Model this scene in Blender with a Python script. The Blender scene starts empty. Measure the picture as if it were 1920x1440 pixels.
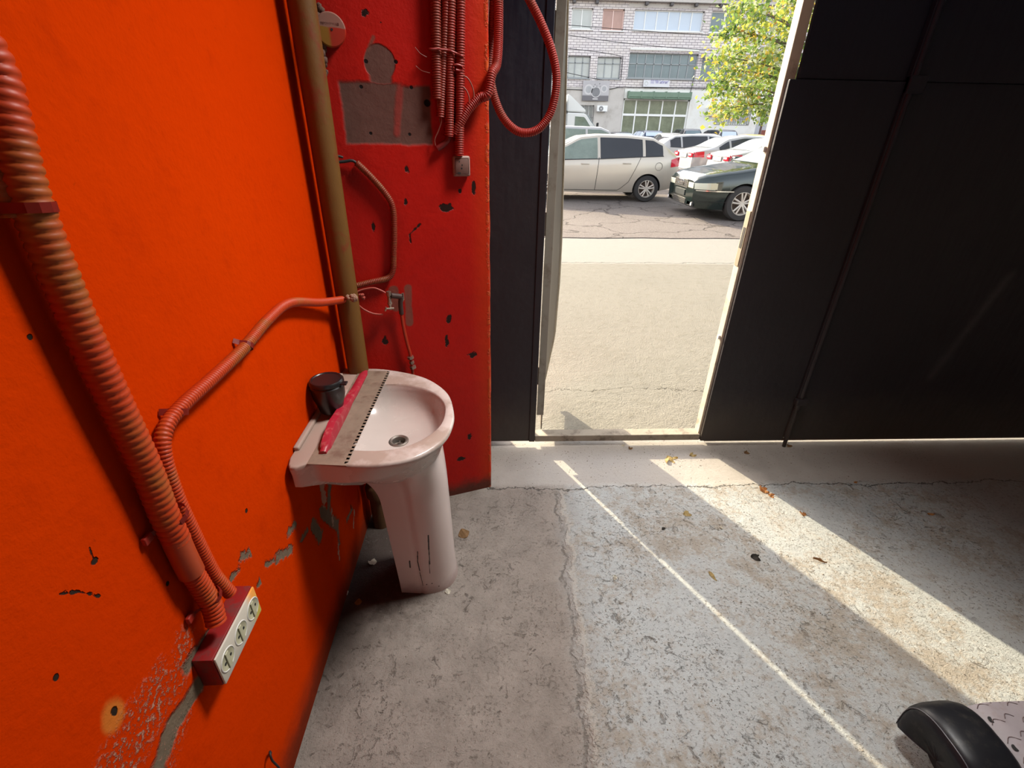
import bpy, bmesh, math, random
from mathutils import Vector, Matrix, noise as mnoise
from math import pi, sin, cos, radians
SC = bpy.context.scene
COL = SC.collection
random.seed(7)

# ------------------------------------------------------------------ camera
FPX = 888.6
CAMH = 1.52
_dn = Vector((-30, 1645, FPX)).normalized()
_fw = Vector((-41, -480.7, FPX)); _fw = (_fw - _fw.dot(_dn) * _dn).normalized()
_up = -_dn
_rt = _fw.cross(_up)
RM = Matrix((_rt, _fw, _up))
CAMP = Vector((0, 0, CAMH))
cd = bpy.data.cameras.new('camera'); cam = bpy.data.objects.new('camera', cd); COL.objects.link(cam)
cd.sensor_width = 36; cd.lens = FPX / 1920 * 36; cd.clip_start = 0.02; cd.clip_end = 500
cx, cy, cz = RM @ Vector((1, 0, 0)), RM @ Vector((0, -1, 0)), RM @ Vector((0, 0, -1))
cam.matrix_world = Matrix(((cx.x, cy.x, cz.x, 0), (cx.y, cy.y, cz.y, 0), (cx.z, cy.z, cz.z, CAMH), (0, 0, 0, 1)))
SC.camera = cam

# ------------------------------------------------------------------ sky, sun, added fill light, exposure
SC.view_settings.view_transform = 'Standard'; SC.view_settings.look = 'None'
SC.view_settings.exposure = 0.0; SC.view_settings.gamma = 1.0; SC.view_settings.use_curve_mapping = False
SUN_EL = radians(25.5)
_h = Vector((-0.53, 1.0, 0)).normalized()
SUNV = Vector((_h.x * cos(SUN_EL), _h.y * cos(SUN_EL), sin(SUN_EL)))
w = bpy.data.worlds.new('world'); SC.world = w; w.use_nodes = True
nt = w.node_tree; bgn = nt.nodes['Background']
sky = nt.nodes.new('ShaderNodeTexSky'); sky.sky_type = 'NISHITA'; sky.sun_disc = False
sky.sun_elevation = SUN_EL; sky.sun_rotation = math.atan2(SUNV.x, SUNV.y)
sky.dust_density = 3.0; sky.air_density = 1.2; sky.ozone_density = 1.0
hz = nt.nodes.new('ShaderNodeHueSaturation'); hz.inputs['Saturation'].default_value = 0.45      # hazy sky
tn = nt.nodes.new('ShaderNodeMix'); tn.data_type = 'RGBA'; tn.blend_type = 'MULTIPLY'; tn.inputs[0].default_value = 1.0; tn.inputs[7].default_value = (1.0, 0.96, 0.93, 1)
nt.links.new(sky.outputs[0], hz.inputs['Color']); nt.links.new(hz.outputs[0], tn.inputs[6]); nt.links.new(tn.outputs[2], bgn.inputs[0]); bgn.inputs[1].default_value = 0.68
sl = bpy.data.lights.new('sun', 'SUN'); so = bpy.data.objects.new('sun', sl); COL.objects.link(so)
sl.energy = 11.0; sl.angle = radians(0.6); sl.color = (1.0, 0.86, 0.62)
so.rotation_euler = SUNV.to_track_quat('Z', 'Y').to_euler(); so.location = (-8, 14, 12)
FILL_POS = Vector((0.90, 1.42, 2.92)); FAIM = Vector((-0.10, 0.80, 0.0))      # added fill light out of view, brightens the room (body built below)
al = bpy.data.lights.new('added_fill_light', 'AREA'); ao = bpy.data.objects.new('added_fill_light', al); COL.objects.link(ao)
al.shape = 'RECTANGLE'; al.size = 0.5; al.size_y = 0.4; al.energy = 27; al.color = (1.0, 0.97, 0.93); al.spread = radians(94)
ao.location = FILL_POS; ao.rotation_euler = (FILL_POS - FAIM).to_track_quat('Z', 'Y').to_euler()

# ------------------------------------------------------------------ helpers
def ray(px, py): return RM @ Vector((px - 960, py - 720, FPX))
def on(px, py, n, d):
    n = Vector(n); r = ray(px, py); return CAMP + r * ((d - n.dot(CAMP)) / n.dot(r))
def onx(px, py, x): return on(px, py, (1, 0, 0), x)
def ony(px, py, y): return on(px, py, (0, 1, 0), y)
def onz(px, py, z): return on(px, py, (0, 0, 1), z)

class NT:
    def __init__(s, name, rough=0.7, metal=0.0, spec=None):
        s.m = bpy.data.materials.new(name); s.m.use_nodes = True; s.t = s.m.node_tree
        s.b = s.t.nodes['Principled BSDF']; s.b.inputs['Roughness'].default_value = rough
        s.b.inputs['Metallic'].default_value = metal
        if spec is not None: s.b.inputs['Specular IOR Level'].default_value = spec
        s._p = None; s._c = {}
    def new(s, k): return s.t.nodes.new(k)
    def put(s, sock, v):
        if isinstance(v, bpy.types.NodeSocket): s.t.links.new(v, sock)
        elif isinstance(v, (tuple, list)) and len(v) == 3 and sock.type == 'RGBA': sock.default_value = (*v, 1)
        else: sock.default_value = v
    def pos(s):
        if s._p is None: s._p = s.new('ShaderNodeNewGeometry').outputs['Position']
        return s._p
    def obj(s): return s.new('ShaderNodeTexCoord').outputs['Object']
    def xyz(s, v=None):
        n = s.new('ShaderNodeSeparateXYZ'); s.put(n.inputs[0], v or s.pos()); return n.outputs
    def M(s, op, a, b=0.0, c=0.0, clamp=False):
        n = s.new('ShaderNodeMath'); n.operation = op; n.use_clamp = clamp
        s.put(n.inputs[0], a); s.put(n.inputs[1], b); s.put(n.inputs[2], c); return n.outputs[0]
    def noise(s, sc, det=4, rough=0.55, vec=None, dist=0.0, stretch=None):
        key = (sc, det, rough, dist) if (vec is None and stretch is None) else None
        if key and key in s._c: return s._c[key]
        n = s.new('ShaderNodeTexNoise'); v = vec or s.pos()
        if key: s._c[key] = n.outputs['Fac']
        if stretch:
            mp = s.new('ShaderNodeMapping'); mp.inputs['Scale'].default_value = stretch; s.put(mp.inputs[0], v); v = mp.outputs[0]
        s.put(n.inputs['Vector'], v); n.inputs['Scale'].default_value = sc; n.inputs['Detail'].default_value = det
        n.inputs['Roughness'].default_value = rough; n.inputs['Distortion'].default_value = dist; return n.outputs['Fac']
    def vor(s, sc, feat='DISTANCE_TO_EDGE', vec=None):
        n = s.new('ShaderNodeTexVoronoi'); n.feature = feat; n.inputs['Scale'].default_value = sc
        s.put(n.inputs['Vector'], vec or s.pos()); return n.outputs['Distance']
    def ss(s, v, a, b, lo=0.0, hi=1.0):
        n = s.new('ShaderNodeMapRange'); n.interpolation_type = 'SMOOTHSTEP'
        s.put(n.inputs[0], v); n.inputs[1].default_value = a; n.inputs[2].default_value = b
        n.inputs[3].default_value = lo; n.inputs[4].default_value = hi; return n.outputs[0]
    def mix(s, f, a, b):
        n = s.new('ShaderNodeMix'); n.data_type = 'RGBA'
        s.put(n.inputs[0], f); s.put(n.inputs[6], a); s.put(n.inputs[7], b); return n.outputs[2]
    def blob(s, c, r, edge=0.25, amp=0.5, sc=30, seed=0.0, vec=None):
        """soft-edged patch round c with radii r, its outline broken up by noise"""
        v = vec or s.pos()
        a = s.new('ShaderNodeVectorMath'); a.operation = 'SUBTRACT'; s.put(a.inputs[0], v); a.inputs[1].default_value = c
        d = s.new('ShaderNodeVectorMath'); d.operation = 'DIVIDE'; s.put(d.inputs[0], a.outputs[0]); d.inputs[1].default_value = r
        l = s.new('ShaderNodeVectorMath'); l.operation = 'LENGTH'; s.put(l.inputs[0], d.outputs[0])
        nz = s.M('MULTIPLY_ADD', s.noise(20 if sc < 40 else 60, 4, 0.65), amp * 2, -amp)
        return s.ss(s.M('ADD', l.outputs[1], nz), 1.0 - edge, 1.0, 1.0, 0.0)
    def rect(s, axis, lo, hi, soft=0.004, amp=0.01, sc=25):
        """box mask over two world axes"""
        o = s.xyz(); nz = s.M('MULTIPLY', s.M('SUBTRACT', s.noise(sc, 4, 0.6), 0.5), amp * 2); m = None
        for k, a, b in zip(axis, lo, hi):
            v = s.M('ADD', o['XYZ'.index(k)], nz)
            q = s.M('MULTIPLY', s.ss(v, a - soft, a + soft), s.ss(v, b - soft, b + soft, 1, 0))
            m = q if m is None else s.M('MULTIPLY', m, q)
        return m
    def mx(s, *ms):
        r = ms[0]
        for q in ms[1:]: r = s.M('MAXIMUM', r, q)
        return r
    def col(s, c): s.put(s.b.inputs['Base Color'], c); return s
    def rough(s, r): s.put(s.b.inputs['Roughness'], r); return s
    def bump(s, h, dist=0.01, strength=1.0):
        n = s.new('ShaderNodeBump'); n.inputs['Distance'].default_value = dist; n.inputs['Strength'].default_value = strength
        s.put(n.inputs['Height'], h); s.t.links.new(n.outputs[0], s.b.inputs['Normal']); return s

def simple(name, c, rough=0.6, metal=0.0, var=0.12, sc=20, bump=0.0, spec=None, grime=None, gsc=6):
    """plain colour with some mottling, optional grime colour"""
    t = NT(name, rough, metal, spec)
    dark = tuple(x * (1 - var) for x in c); lite = tuple(min(1, x * (1 + var)) for x in c)
    o = t.obj(); k = t.mix(t.noise(sc, 4, 0.6, o), dark, lite)
    if grime: k = t.mix(t.ss(t.noise(gsc, 5, 0.7, o), 0.48, 0.72), k, grime)
    t.col(k)
    if bump: t.bump(t.noise(sc * 4, 4, 0.6, o), bump)
    return t.m

def link(o, parent=None):
    COL.objects.link(o)
    if parent: o.parent = parent
    return o
def tag(o, label=None, cat=None, group=None, kind=None):
    for k, v in (('label', label), ('category', cat), ('group', group), ('kind', kind)):
        if v: o[k] = v
    return o
def obj(name, bm, mat, parent=None, smooth=None, local=True):
    """links a bmesh as one mesh object; world-space vertices are moved into the parent's frame when local=False"""
    me = bpy.data.meshes.new(name)
    bmesh.ops.recalc_face_normals(bm, faces=bm.faces)
    if smooth is not None:
        a = radians(smooth)
        for f in bm.faces: f.smooth = True
        for e in bm.edges:
            if len(e.link_faces) == 2 and e.calc_face_angle(0) > a: e.smooth = False
    bm.to_mesh(me); bm.free()
    for m_ in (mat if isinstance(mat, (list, tuple)) else [mat]): me.materials.append(m_)
    o = bpy.data.objects.new(name, me); link(o, parent)
    if not local and parent: o.matrix_parent_inverse = parent.matrix_basis.inverted()
    return o
def thing(name, label, cat, loc=(0, 0, 0), rz=0.0, group=None):
    o = bpy.data.objects.new(name, None); o.empty_display_size = 0.05; link(o)
    o.location = loc; o.rotation_euler = (0, 0, rz); return tag(o, label, cat, group)
def dup(root, loc=None, rz=None, label=None, group=None):
    r = root.copy(); COL.objects.link(r)
    if loc is not None: r.location = loc
    if rz is not None: r.rotation_euler = (r.rotation_euler[0], r.rotation_euler[1], rz)
    if label: r['label'] = label
    if group: r['group'] = group
    for ch in list(root.children):
        c = ch.copy(); COL.objects.link(c); c.parent = r
        for g in list(ch.children):
            d = g.copy(); COL.objects.link(d); d.parent = c
    return r
def B(): return bmesh.new()
def box(bm, lo, hi, bev=0.0, seg=2, rot=None, mi=0):
    lo = Vector(lo); hi = Vector(hi); c = (lo + hi) / 2; s = hi - lo
    mt = Matrix.Translation(c) @ (rot or Matrix.Identity(4)) @ Matrix.Diagonal((*s, 1))
    r = bmesh.ops.create_cube(bm, size=1, matrix=mt)
    vs = r['verts']; fs = list({f for v in vs for f in v.link_faces})
    for f in fs: f.material_index = mi
    if bev > 0:
        es = list({e for v in vs for e in v.link_edges})
        bmesh.ops.bevel(bm, geom=es, offset=bev, segments=seg, affect='EDGES', profile=0.5)
    return bm
def cyl(bm, p0, p1, r0, r1=None, n=20, cap=True, mi=0):
    p0 = Vector(p0); p1 = Vector(p1); r1 = r0 if r1 is None else r1
    d = (p1 - p0); q = d.to_track_quat('Z', 'Y').to_matrix(); A = []; Bv = []
    for i in range(n):
        a = 2 * pi * i / n; u = q @ Vector((cos(a), sin(a), 0))
        A.append(bm.verts.new(p0 + u * r0)); Bv.append(bm.verts.new(p1 + u * r1))
    for i in range(n):
        j = (i + 1) % n; bm.faces.new((A[i], A[j], Bv[j], Bv[i])).material_index = mi
    if cap:
        bm.faces.new(A[::-1]).material_index = mi; bm.faces.new(Bv).material_index = mi
    return bm
def lathe(bm, prof, n=32, c=(0, 0, 0), ax='Z', mi=0, cap=False):
    c = Vector(c); rings = []
    for (r, z) in prof:
        ring = []
        for i in range(n):
            a = 2 * pi * i / n
            v = Vector((r * cos(a), r * sin(a), z)) if ax == 'Z' else (Vector((r * cos(a), z, r * sin(a))) if ax == 'Y' else Vector((z, r * cos(a), r * sin(a))))
            ring.append(bm.verts.new(c + v))
        rings.append(ring)
    for a, b in zip(rings, rings[1:]):
        for i in range(n):
            j = (i + 1) % n
            try: bm.faces.new((a[i], a[j], b[j], b[i])).material_index = mi
            except ValueError: pass
    if cap and prof[0][0] > 1e-5: bm.faces.new(rings[0][::-1]).material_index = mi
    if cap and prof[-1][0] > 1e-5: bm.faces.new(rings[-1]).material_index = mi
    bmesh.ops.remove_doubles(bm, verts=bm.verts, dist=1e-6)
    return bm
def spline(pts, step):
    """Catmull-Rom through pts, resampled at about even steps"""
    P = [Vector(p) for p in pts]; P = [P[0] * 2 - P[1]] + P + [P[-1] * 2 - P[-2]]; fine = []
    for i in range(1, len(P) - 2):
        a, b, c, d = P[i - 1], P[i], P[i + 1], P[i + 2]; n = 24
        for k in range(n):
            t = k / n
            fine.append(0.5 * ((2 * b) + (c - a) * t + (2 * a - 5 * b + 4 * c - d) * t * t + (3 * b - a - 3 * c + d) * t ** 3))
    fine.append(P[-2]); out = [fine[0]]; acc = 0
    for a, b in zip(fine, fine[1:]):
        L = (b - a).length
        while L > 1e-9 and acc + L >= step:
            t = (step - acc) / L; a = a + (b - a) * t; out.append(a.copy()); L = (b - a).length; acc = 0
        acc += L
    return out
def sweep(bm, path, rf, n=12, cap=True, mi=0):
    T = [(path[min(i + 1, len(path) - 1)] - path[max(i - 1, 0)]).normalized() for i in range(len(path))]
    up = Vector((0.13, 0.31, 0.94)); N = (up - up.dot(T[0]) * T[0]).normalized(); rings = []
    for i, p in enumerate(path):
        N = (N - N.dot(T[i]) * T[i]).normalized(); Bn = T[i].cross(N); r = rf(i) if callable(rf) else rf
        rings.append([bm.verts.new(p + (N * cos(2 * pi * k / n) + Bn * sin(2 * pi * k / n)) * r) for k in range(n)])
    for a, b in zip(rings, rings[1:]):
        for i in range(n): bm.faces.new((a[i], a[(i + 1) % n], b[(i + 1) % n], b[i])).material_index = mi
    if cap: bm.faces.new(rings[0][::-1]).material_index = mi; bm.faces.new(rings[-1]).material_index = mi
    return bm
def tube(bm, pts, r, n=10, step=0.02, mi=0): return sweep(bm, spline(pts, step), r, n, mi=mi)
PRF = (0, 0.75, 1, 0.75)
def corr(bm, pts, r, pitch=0.009, amp=0.12, n=14):
    """corrugated conduit: the wall rises and falls along the path"""
    return sweep(bm, spline(pts, pitch / 4), lambda i: r * (1 - amp + amp * PRF[i % 4]), n)
def prism(bm, poly, d, mi=0):
    """extrude a planar polygon of 3-D points by vector d"""
    d = Vector(d); a = [bm.verts.new(Vector(p)) for p in poly]; b = [bm.verts.new(Vector(p) + d) for p in poly]; n = len(a)
    bm.faces.new(a[::-1]).material_index = mi; bm.faces.new(b).material_index = mi
    for i in range(n): bm.faces.new((a[i], a[(i + 1) % n], b[(i + 1) % n], b[i])).material_index = mi
    return bm
def torus(bm, c, R, r, ax='X', n=28, m=8, mi=0):
    c = Vector(c); rings = []
    for i in range(n):
        a = 2 * pi * i / n; ring = []
        for k in range(m):
            b = 2 * pi * k / m; q = R + r * cos(b); h = r * sin(b)
            v = (h, q * cos(a), q * sin(a)) if ax == 'X' else ((q * cos(a), h, q * sin(a)) if ax == 'Y' else (q * cos(a), q * sin(a), h))
            ring.append(bm.verts.new(c + Vector(v)))
        rings.append(ring)
    for i in range(n):
        a, b = rings[i], rings[(i + 1) % n]
        for k in range(m): bm.faces.new((a[k], a[(k + 1) % m], b[(k + 1) % m], b[k])).material_index = mi
    return bm
def text(name, s, size, mat, mw, parent, ext=0.001, fit=None):
    cu = bpy.data.curves.new(name, 'FONT'); cu.body = s; cu.size = size; cu.extrude = ext; cu.align_x = 'CENTER'; cu.align_y = 'CENTER'
    to = bpy.data.objects.new(name, cu); COL.objects.link(to); bpy.context.view_layer.update()
    me = bpy.data.meshes.new_from_object(to.evaluated_get(bpy.context.evaluated_depsgraph_get()))
    bpy.data.objects.remove(to); xs = [v.co.x for v in me.vertices]
    k = (fit / (max(xs) - min(xs))) if (fit and xs) else 1
    me.transform(mw @ Matrix.Diagonal((k, 1, 1, 1))); me.materials.clear(); me.materials.append(mat)
    o = bpy.data.objects.new(name, me); return link(o, parent)
# rotation matrices that stand text up: facing -Y / facing -X / facing +X
TXT_NY = Matrix.Rotation(pi / 2, 4, 'X')
TXT_NX = Matrix.Rotation(-pi / 2, 4, 'Z') @ Matrix.Rotation(pi / 2, 4, 'X')
TXT_PX = Matrix.Rotation(pi / 2, 4, 'Z') @ Matrix.Rotation(pi / 2, 4, 'X')
def struct(name, bm, mat, label=None, cat=None, smooth=None):
    o = obj(name, bm, mat, smooth=smooth); tag(o, label, cat, kind='structure'); return o

WX = -0.535                       # left wall plane
PA = Vector((-0.535, 1.60, 0)); PB = Vector((-0.014, 1.77, 0))     # front face of the red pier
PD = (PB - PA).normalized(); PN = Vector((PD.y, -PD.x, 0))          # face normal, towards the room
def onp(px, py, off=0.0): return on(px, py, PN, PN.dot(PA) + off)
def onw(px, py, off=0.0): return onx(px, py, WX + off)
GY = 2.095                        # inner face of the gate
GZ = -0.05                        # yard level

def capsule(t, a, b, r, edge=0.006, amp=0.02, sc=30):
    """mask round the segment a-b"""
    a = Vector(a); b = Vector(b); ab = b - a
    s = t.new('ShaderNodeVectorMath'); s.operation = 'SUBTRACT'; t.put(s.inputs[0], t.pos()); s.inputs[1].default_value = a
    d = t.new('ShaderNodeVectorMath'); d.operation = 'DOT_PRODUCT'; t.put(d.inputs[0], s.outputs[0]); d.inputs[1].default_value = ab / max(1e-9, ab.length_squared)
    k = t.M('ADD', d.outputs['Value'], 0.0, clamp=True)
    q = t.new('ShaderNodeVectorMath'); q.operation = 'SCALE'; q.inputs[0].default_value = ab; t.put(q.inputs['Scale'], k)
    f = t.new('ShaderNodeVectorMath'); f.operation = 'SUBTRACT'; t.put(f.inputs[0], s.outputs[0]); t.put(f.inputs[1], q.outputs[0])
    l = t.new('ShaderNodeVectorMath'); l.operation = 'LENGTH'; t.put(l.inputs[0], f.outputs[0])
    nz = t.M('MULTIPLY_ADD', t.noise(20 if sc < 40 else 60, 4, 0.65), amp * 2, -amp)
    return t.ss(t.M('ADD', l.outputs['Value'], nz), r - edge, r + edge, 1, 0)

# ------------------------------------------------------------------ surfaces of the room
def mat_floor():
    t = NT('concrete_floor', 0.55); o = t.xyz(); x, y = o[0], o[1]
    n1 = t.noise(1.6, 5, 0.6); n2 = t.noise(9, 6, 0.7); n3 = t.noise(55, 4, 0.7); n4 = t.noise(220, 2, 0.6)
    wob = t.M('MULTIPLY', t.M('SUBTRACT', t.noise(7, 5, 0.7), 0.5), 0.16)
    seam = t.M('ADD', t.M('ADD', x, wob), t.M('MULTIPLY', y, -0.045))
    right = t.ss(seam, 0.16, 0.36)
    near = t.ss(y, 1.74, 1.80)
    brown = t.mix(n2, (0.105, 0.086, 0.070), (0.36, 0.315, 0.275))
    blue = t.mix(n2, (0.26, 0.275, 0.27), (0.48, 0.51, 0.51))
    worn = t.mix(n3, (0.18, 0.16, 0.13), (0.36, 0.33, 0.28))
    peel = t.ss(t.M('ADD', t.M('ADD', t.M('MULTIPLY', n2, .55), t.M('MULTIPLY', n1, .45)), t.M('MULTIPLY', n3, 0.35)), 0.61, 0.78)
    bl = t.mix(peel, blue, worn)
    c = t.mix(right, brown, bl)
    smooth = t.mix(n2, (0.27, 0.25, 0.225), (0.40, 0.375, 0.34))
    c = t.mix(near, c, smooth)
    # wall-side dirt with the basin's shade painted in, crack across the floor, seam of the old screed
    dirt_shade = t.mx(t.blob((-0.42, 1.42, 0), (0.30, 0.46, 1), 0.5, 0.3, 9), t.M('MULTIPLY', t.blob((-0.53, 1.05, 0), (0.20, 0.42, 1), 0.9, 0.2, 9), .8))
    c = t.mix(t.M('MULTIPLY', dirt_shade, 0.93), c, (0.030, 0.018, 0.013))
    cr_w = t.M('MULTIPLY', t.M('SUBTRACT', t.noise(5, 5, 0.75), 0.5), 0.15)
    cr = t.M('ABSOLUTE', t.M('SUBTRACT', t.M('ADD', y, cr_w), 1.755))
    crack = t.M('MULTIPLY', t.ss(cr, 0.0012, 0.004, 1, 0), t.ss(x, -0.1, 0.0))
    sm = t.M('MULTIPLY', t.ss(t.M('ABSOLUTE', t.M('SUBTRACT', seam, 0.225)), 0.002, 0.009, 1, 0), t.ss(y, 1.70, 1.76, 1, 0))
    sm = t.M('MULTIPLY', sm, t.ss(n2, 0.38, 0.58, 0, .9))
    dk = t.mx(crack, t.M('MULTIPLY', sm, 0.75))
    c = t.mix(t.M('MULTIPLY', dk, 0.85), c, (0.05, 0.042, 0.035))
    pits = t.M('MULTIPLY', t.ss(t.noise(85, 3, 0.75), 0.56, 0.64), t.ss(y, 1.74, 1.80, 1, 0.25))
    c = t.mix(t.M('MULTIPLY', pits, t.ss(seam, 0.1, 0.5, 0.28, 0.55)), c, (0.09, 0.075, 0.055))
    pits = t.M('MULTIPLY', pits, t.ss(t.noise(5, 4, 0.6), 0.42, 0.62, 0.15, 1.0))
    scuff = t.M('MULTIPLY', t.ss(t.noise(26, 6, 0.8, dist=0.8), 0.56, 0.66), t.M('MULTIPLY', t.ss(y, 1.74, 1.80, 1, 0.1), t.ss(t.noise(3, 4, 0.6), 0.40, 0.60, 0.2, 1.0)))
    c = t.mix(t.M('MULTIPLY', scuff, 0.5), c, (0.11, 0.088, 0.066))
    ridge = t.M('MULTIPLY', t.ss(t.M('ABSOLUTE', t.M('SUBTRACT', seam, 0.262)), 0.004, 0.022, 1, 0), t.ss(y, 1.70, 1.76, 1, 0))
    c = t.mix(t.M('MULTIPLY', t.M('MULTIPLY', ridge, n3), 0.7), c, (0.46, 0.42, 0.36))
    specks = t.ss(t.noise(130, 2, 0.5), 0.72, 0.78)
    c = t.mix(t.M('MULTIPLY', specks, 0.5), c, (0.5, 0.47, 0.42))
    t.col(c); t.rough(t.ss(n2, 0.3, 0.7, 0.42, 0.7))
    flake = t.noise(48, 6, 0.8)
    h = t.M('ADD', t.M('MULTIPLY', flake, t.M('MULTIPLY', t.ss(y, 1.74, 1.8, 1.0, 0.15), t.ss(seam, 0.1, 0.5, 1.6, 1.0))), t.M('MULTIPLY', n3, 0.55))
    h = t.M('ADD', h, t.M('MULTIPLY', t.noise(7, 5, .6), t.ss(y, 1.74, 1.8, 2.2, 0.6)))
    h = t.M('ADD', h, t.M('MULTIPLY', n4, 0.15)); h = t.M('SUBTRACT', h, t.M('MULTIPLY', dk, 1.2)); h = t.M('SUBTRACT', h, t.M('MULTIPLY', pits, 0.5)); h = t.M('ADD', h, t.M('MULTIPLY', ridge, 1.3)); h = t.M('SUBTRACT', h, t.M('MULTIPLY', scuff, 0.7))
    t.bump(h, 0.0036, 1.0); return t.m

def w3(px, py): return onw(px, py)
def mat_orange(zone):
    t = NT('orange_plaster', 0.65, spec=0.0)
    n1 = t.noise(1.4, 4, 0.5); n2 = t.noise(14, 5, 0.7)
    base = t.mix(n1, (0.50, 0.028, 0.0006), (0.56, 0.040, 0.0008))
    base = t.mix(t.ss(n2, 0.5, 0.8, 0, 0.35), base, (0.34, 0.018, 0.0015))
    base = t.mix(t.M('MULTIPLY', t.ss(t.noise(70, 3, 0.7), 0.68, 0.76), 0.25), base, (0.14, 0.014, 0.003))
    cem = t.mix(t.noise(30, 4, 0.6), (0.11, 0.08, 0.055), (0.20, 0.15, 0.105)); white = (0.42, 0.28, 0.20)
    red = (0.26, 0.008, 0.003)
    # red lower band behind the basin
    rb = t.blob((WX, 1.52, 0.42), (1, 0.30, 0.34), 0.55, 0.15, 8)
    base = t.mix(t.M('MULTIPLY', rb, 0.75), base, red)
    Z0 = t.M('MULTIPLY', n1, 0.0)
    def inz(p): return (zone == 'A') == (w3(*p).y < 0.77)
    def caps(L, *a):
        L = [q for q in L if inz(q[0])]
        return t.mx(*[capsule(t, w3(*p), w3(*q), r, *a) for p, q, r in L]) if L else Z0
    ch = caps([((372, 1286), (326, 1360), 0.019), ((326, 1360), (296, 1445), 0.021), ((296, 1445), (270, 1560), 0.022), ((395, 1180), (352, 1250), 0.012)])
    pat = caps([((487, 1092), (500, 1062), .010), ((520, 1045), (545, 1032), .012), ((455, 1045), (478, 1028), .010), ((500, 1060), (515, 1048), .005),
         ((540, 1000), (553, 985), .009), ((588, 985), (600, 1005), .022), ((603, 960), (632, 985), .020), ((618, 905), (616, 960), .016),
         ((660, 955), (650, 975), .008), ((576, 995), (566, 1010), .008), ((432, 1085), (446, 1070), .006), ((633, 985), (636, 1020), .008)], 0.005, 0.022, 45)
    wh = caps([((602, 898), (608, 938), .018), ((634, 1020), (636, 1046), .006), ((664, 958), (663, 990), .005), ((622, 955), (624, 985), .006)], 0.004, 0.024, 60)
    flk = t.M('MULTIPLY', caps([((345, 1200), (330, 1290), 0.02), ((290, 1310), (215, 1460), 0.045), ((352, 1330), (322, 1420), 0.012)], 0.02, 0.025, 20), t.ss(t.noise(120, 4, 0.75), 0.50, 0.60))
    hs = [((178, 1052), .007, .006), ((462, 958), .006, .006), ((105, 1270), .004, .005), ((314, 1094), .004, .005), ((56, 632), .004, .004), ((214, 1334), .006, .009), ((658, 950), .006, .014)]
    hs = [t.blob(w3(*p), (1, ry, rz), .3, .45, 120) for p, ry, rz in hs if inz(p)]
    hole = t.mx(*hs, caps([((112, 1114), (150, 1110), .0012), ((150, 1110), (186, 1119), .0012), ((168, 1028), (176, 1050), .001)], .001, .009, 50))
    c = base
    if zone == 'A': c = t.mix(t.M('MULTIPLY', t.blob(w3(212, 1342), (1, .022, .034), .5, .35, 30), 0.45), base, (0.55, 0.28, 0.05))
    c = t.mix(t.M('MULTIPLY', flk, 0.75), c, white)
    c = t.mix(pat, c, cem); c = t.mix(ch, c, cem); c = t.mix(t.M('MULTIPLY', wh, 0.85), c, white)
    if zone == 'A': c = t.mix(t.M('MULTIPLY', ch, t.ss(t.noise(70, 4, 0.8), 0.60, 0.66)), c, (0.42, 0.18, 0.13))
    # grime low down by the floor and behind the basin
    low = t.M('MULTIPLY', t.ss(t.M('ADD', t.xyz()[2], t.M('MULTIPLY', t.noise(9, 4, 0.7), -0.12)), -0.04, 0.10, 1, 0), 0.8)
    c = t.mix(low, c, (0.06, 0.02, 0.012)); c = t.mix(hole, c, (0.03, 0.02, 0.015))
    t.col(c); bare = t.mx(ch, pat, wh)
    t.rough(t.ss(bare, 0, 1, 0.62, 0.9))
    h = t.M('ADD', t.M('MULTIPLY', n2, 0.7), t.M('MULTIPLY', t.noise(60, 4, 0.7), 0.3)); h = t.M('SUBTRACT', h, t.M('MULTIPLY', bare, 0.9)); h = t.M('SUBTRACT', h, hole)
    h = t.M('ADD', h, t.M('MULTIPLY', n1, 3.0)); h = t.M('ADD', h, t.M('MULTIPLY', flk, 0.5))
    t.bump(h, 0.0035, 1.0); return t.m

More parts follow.
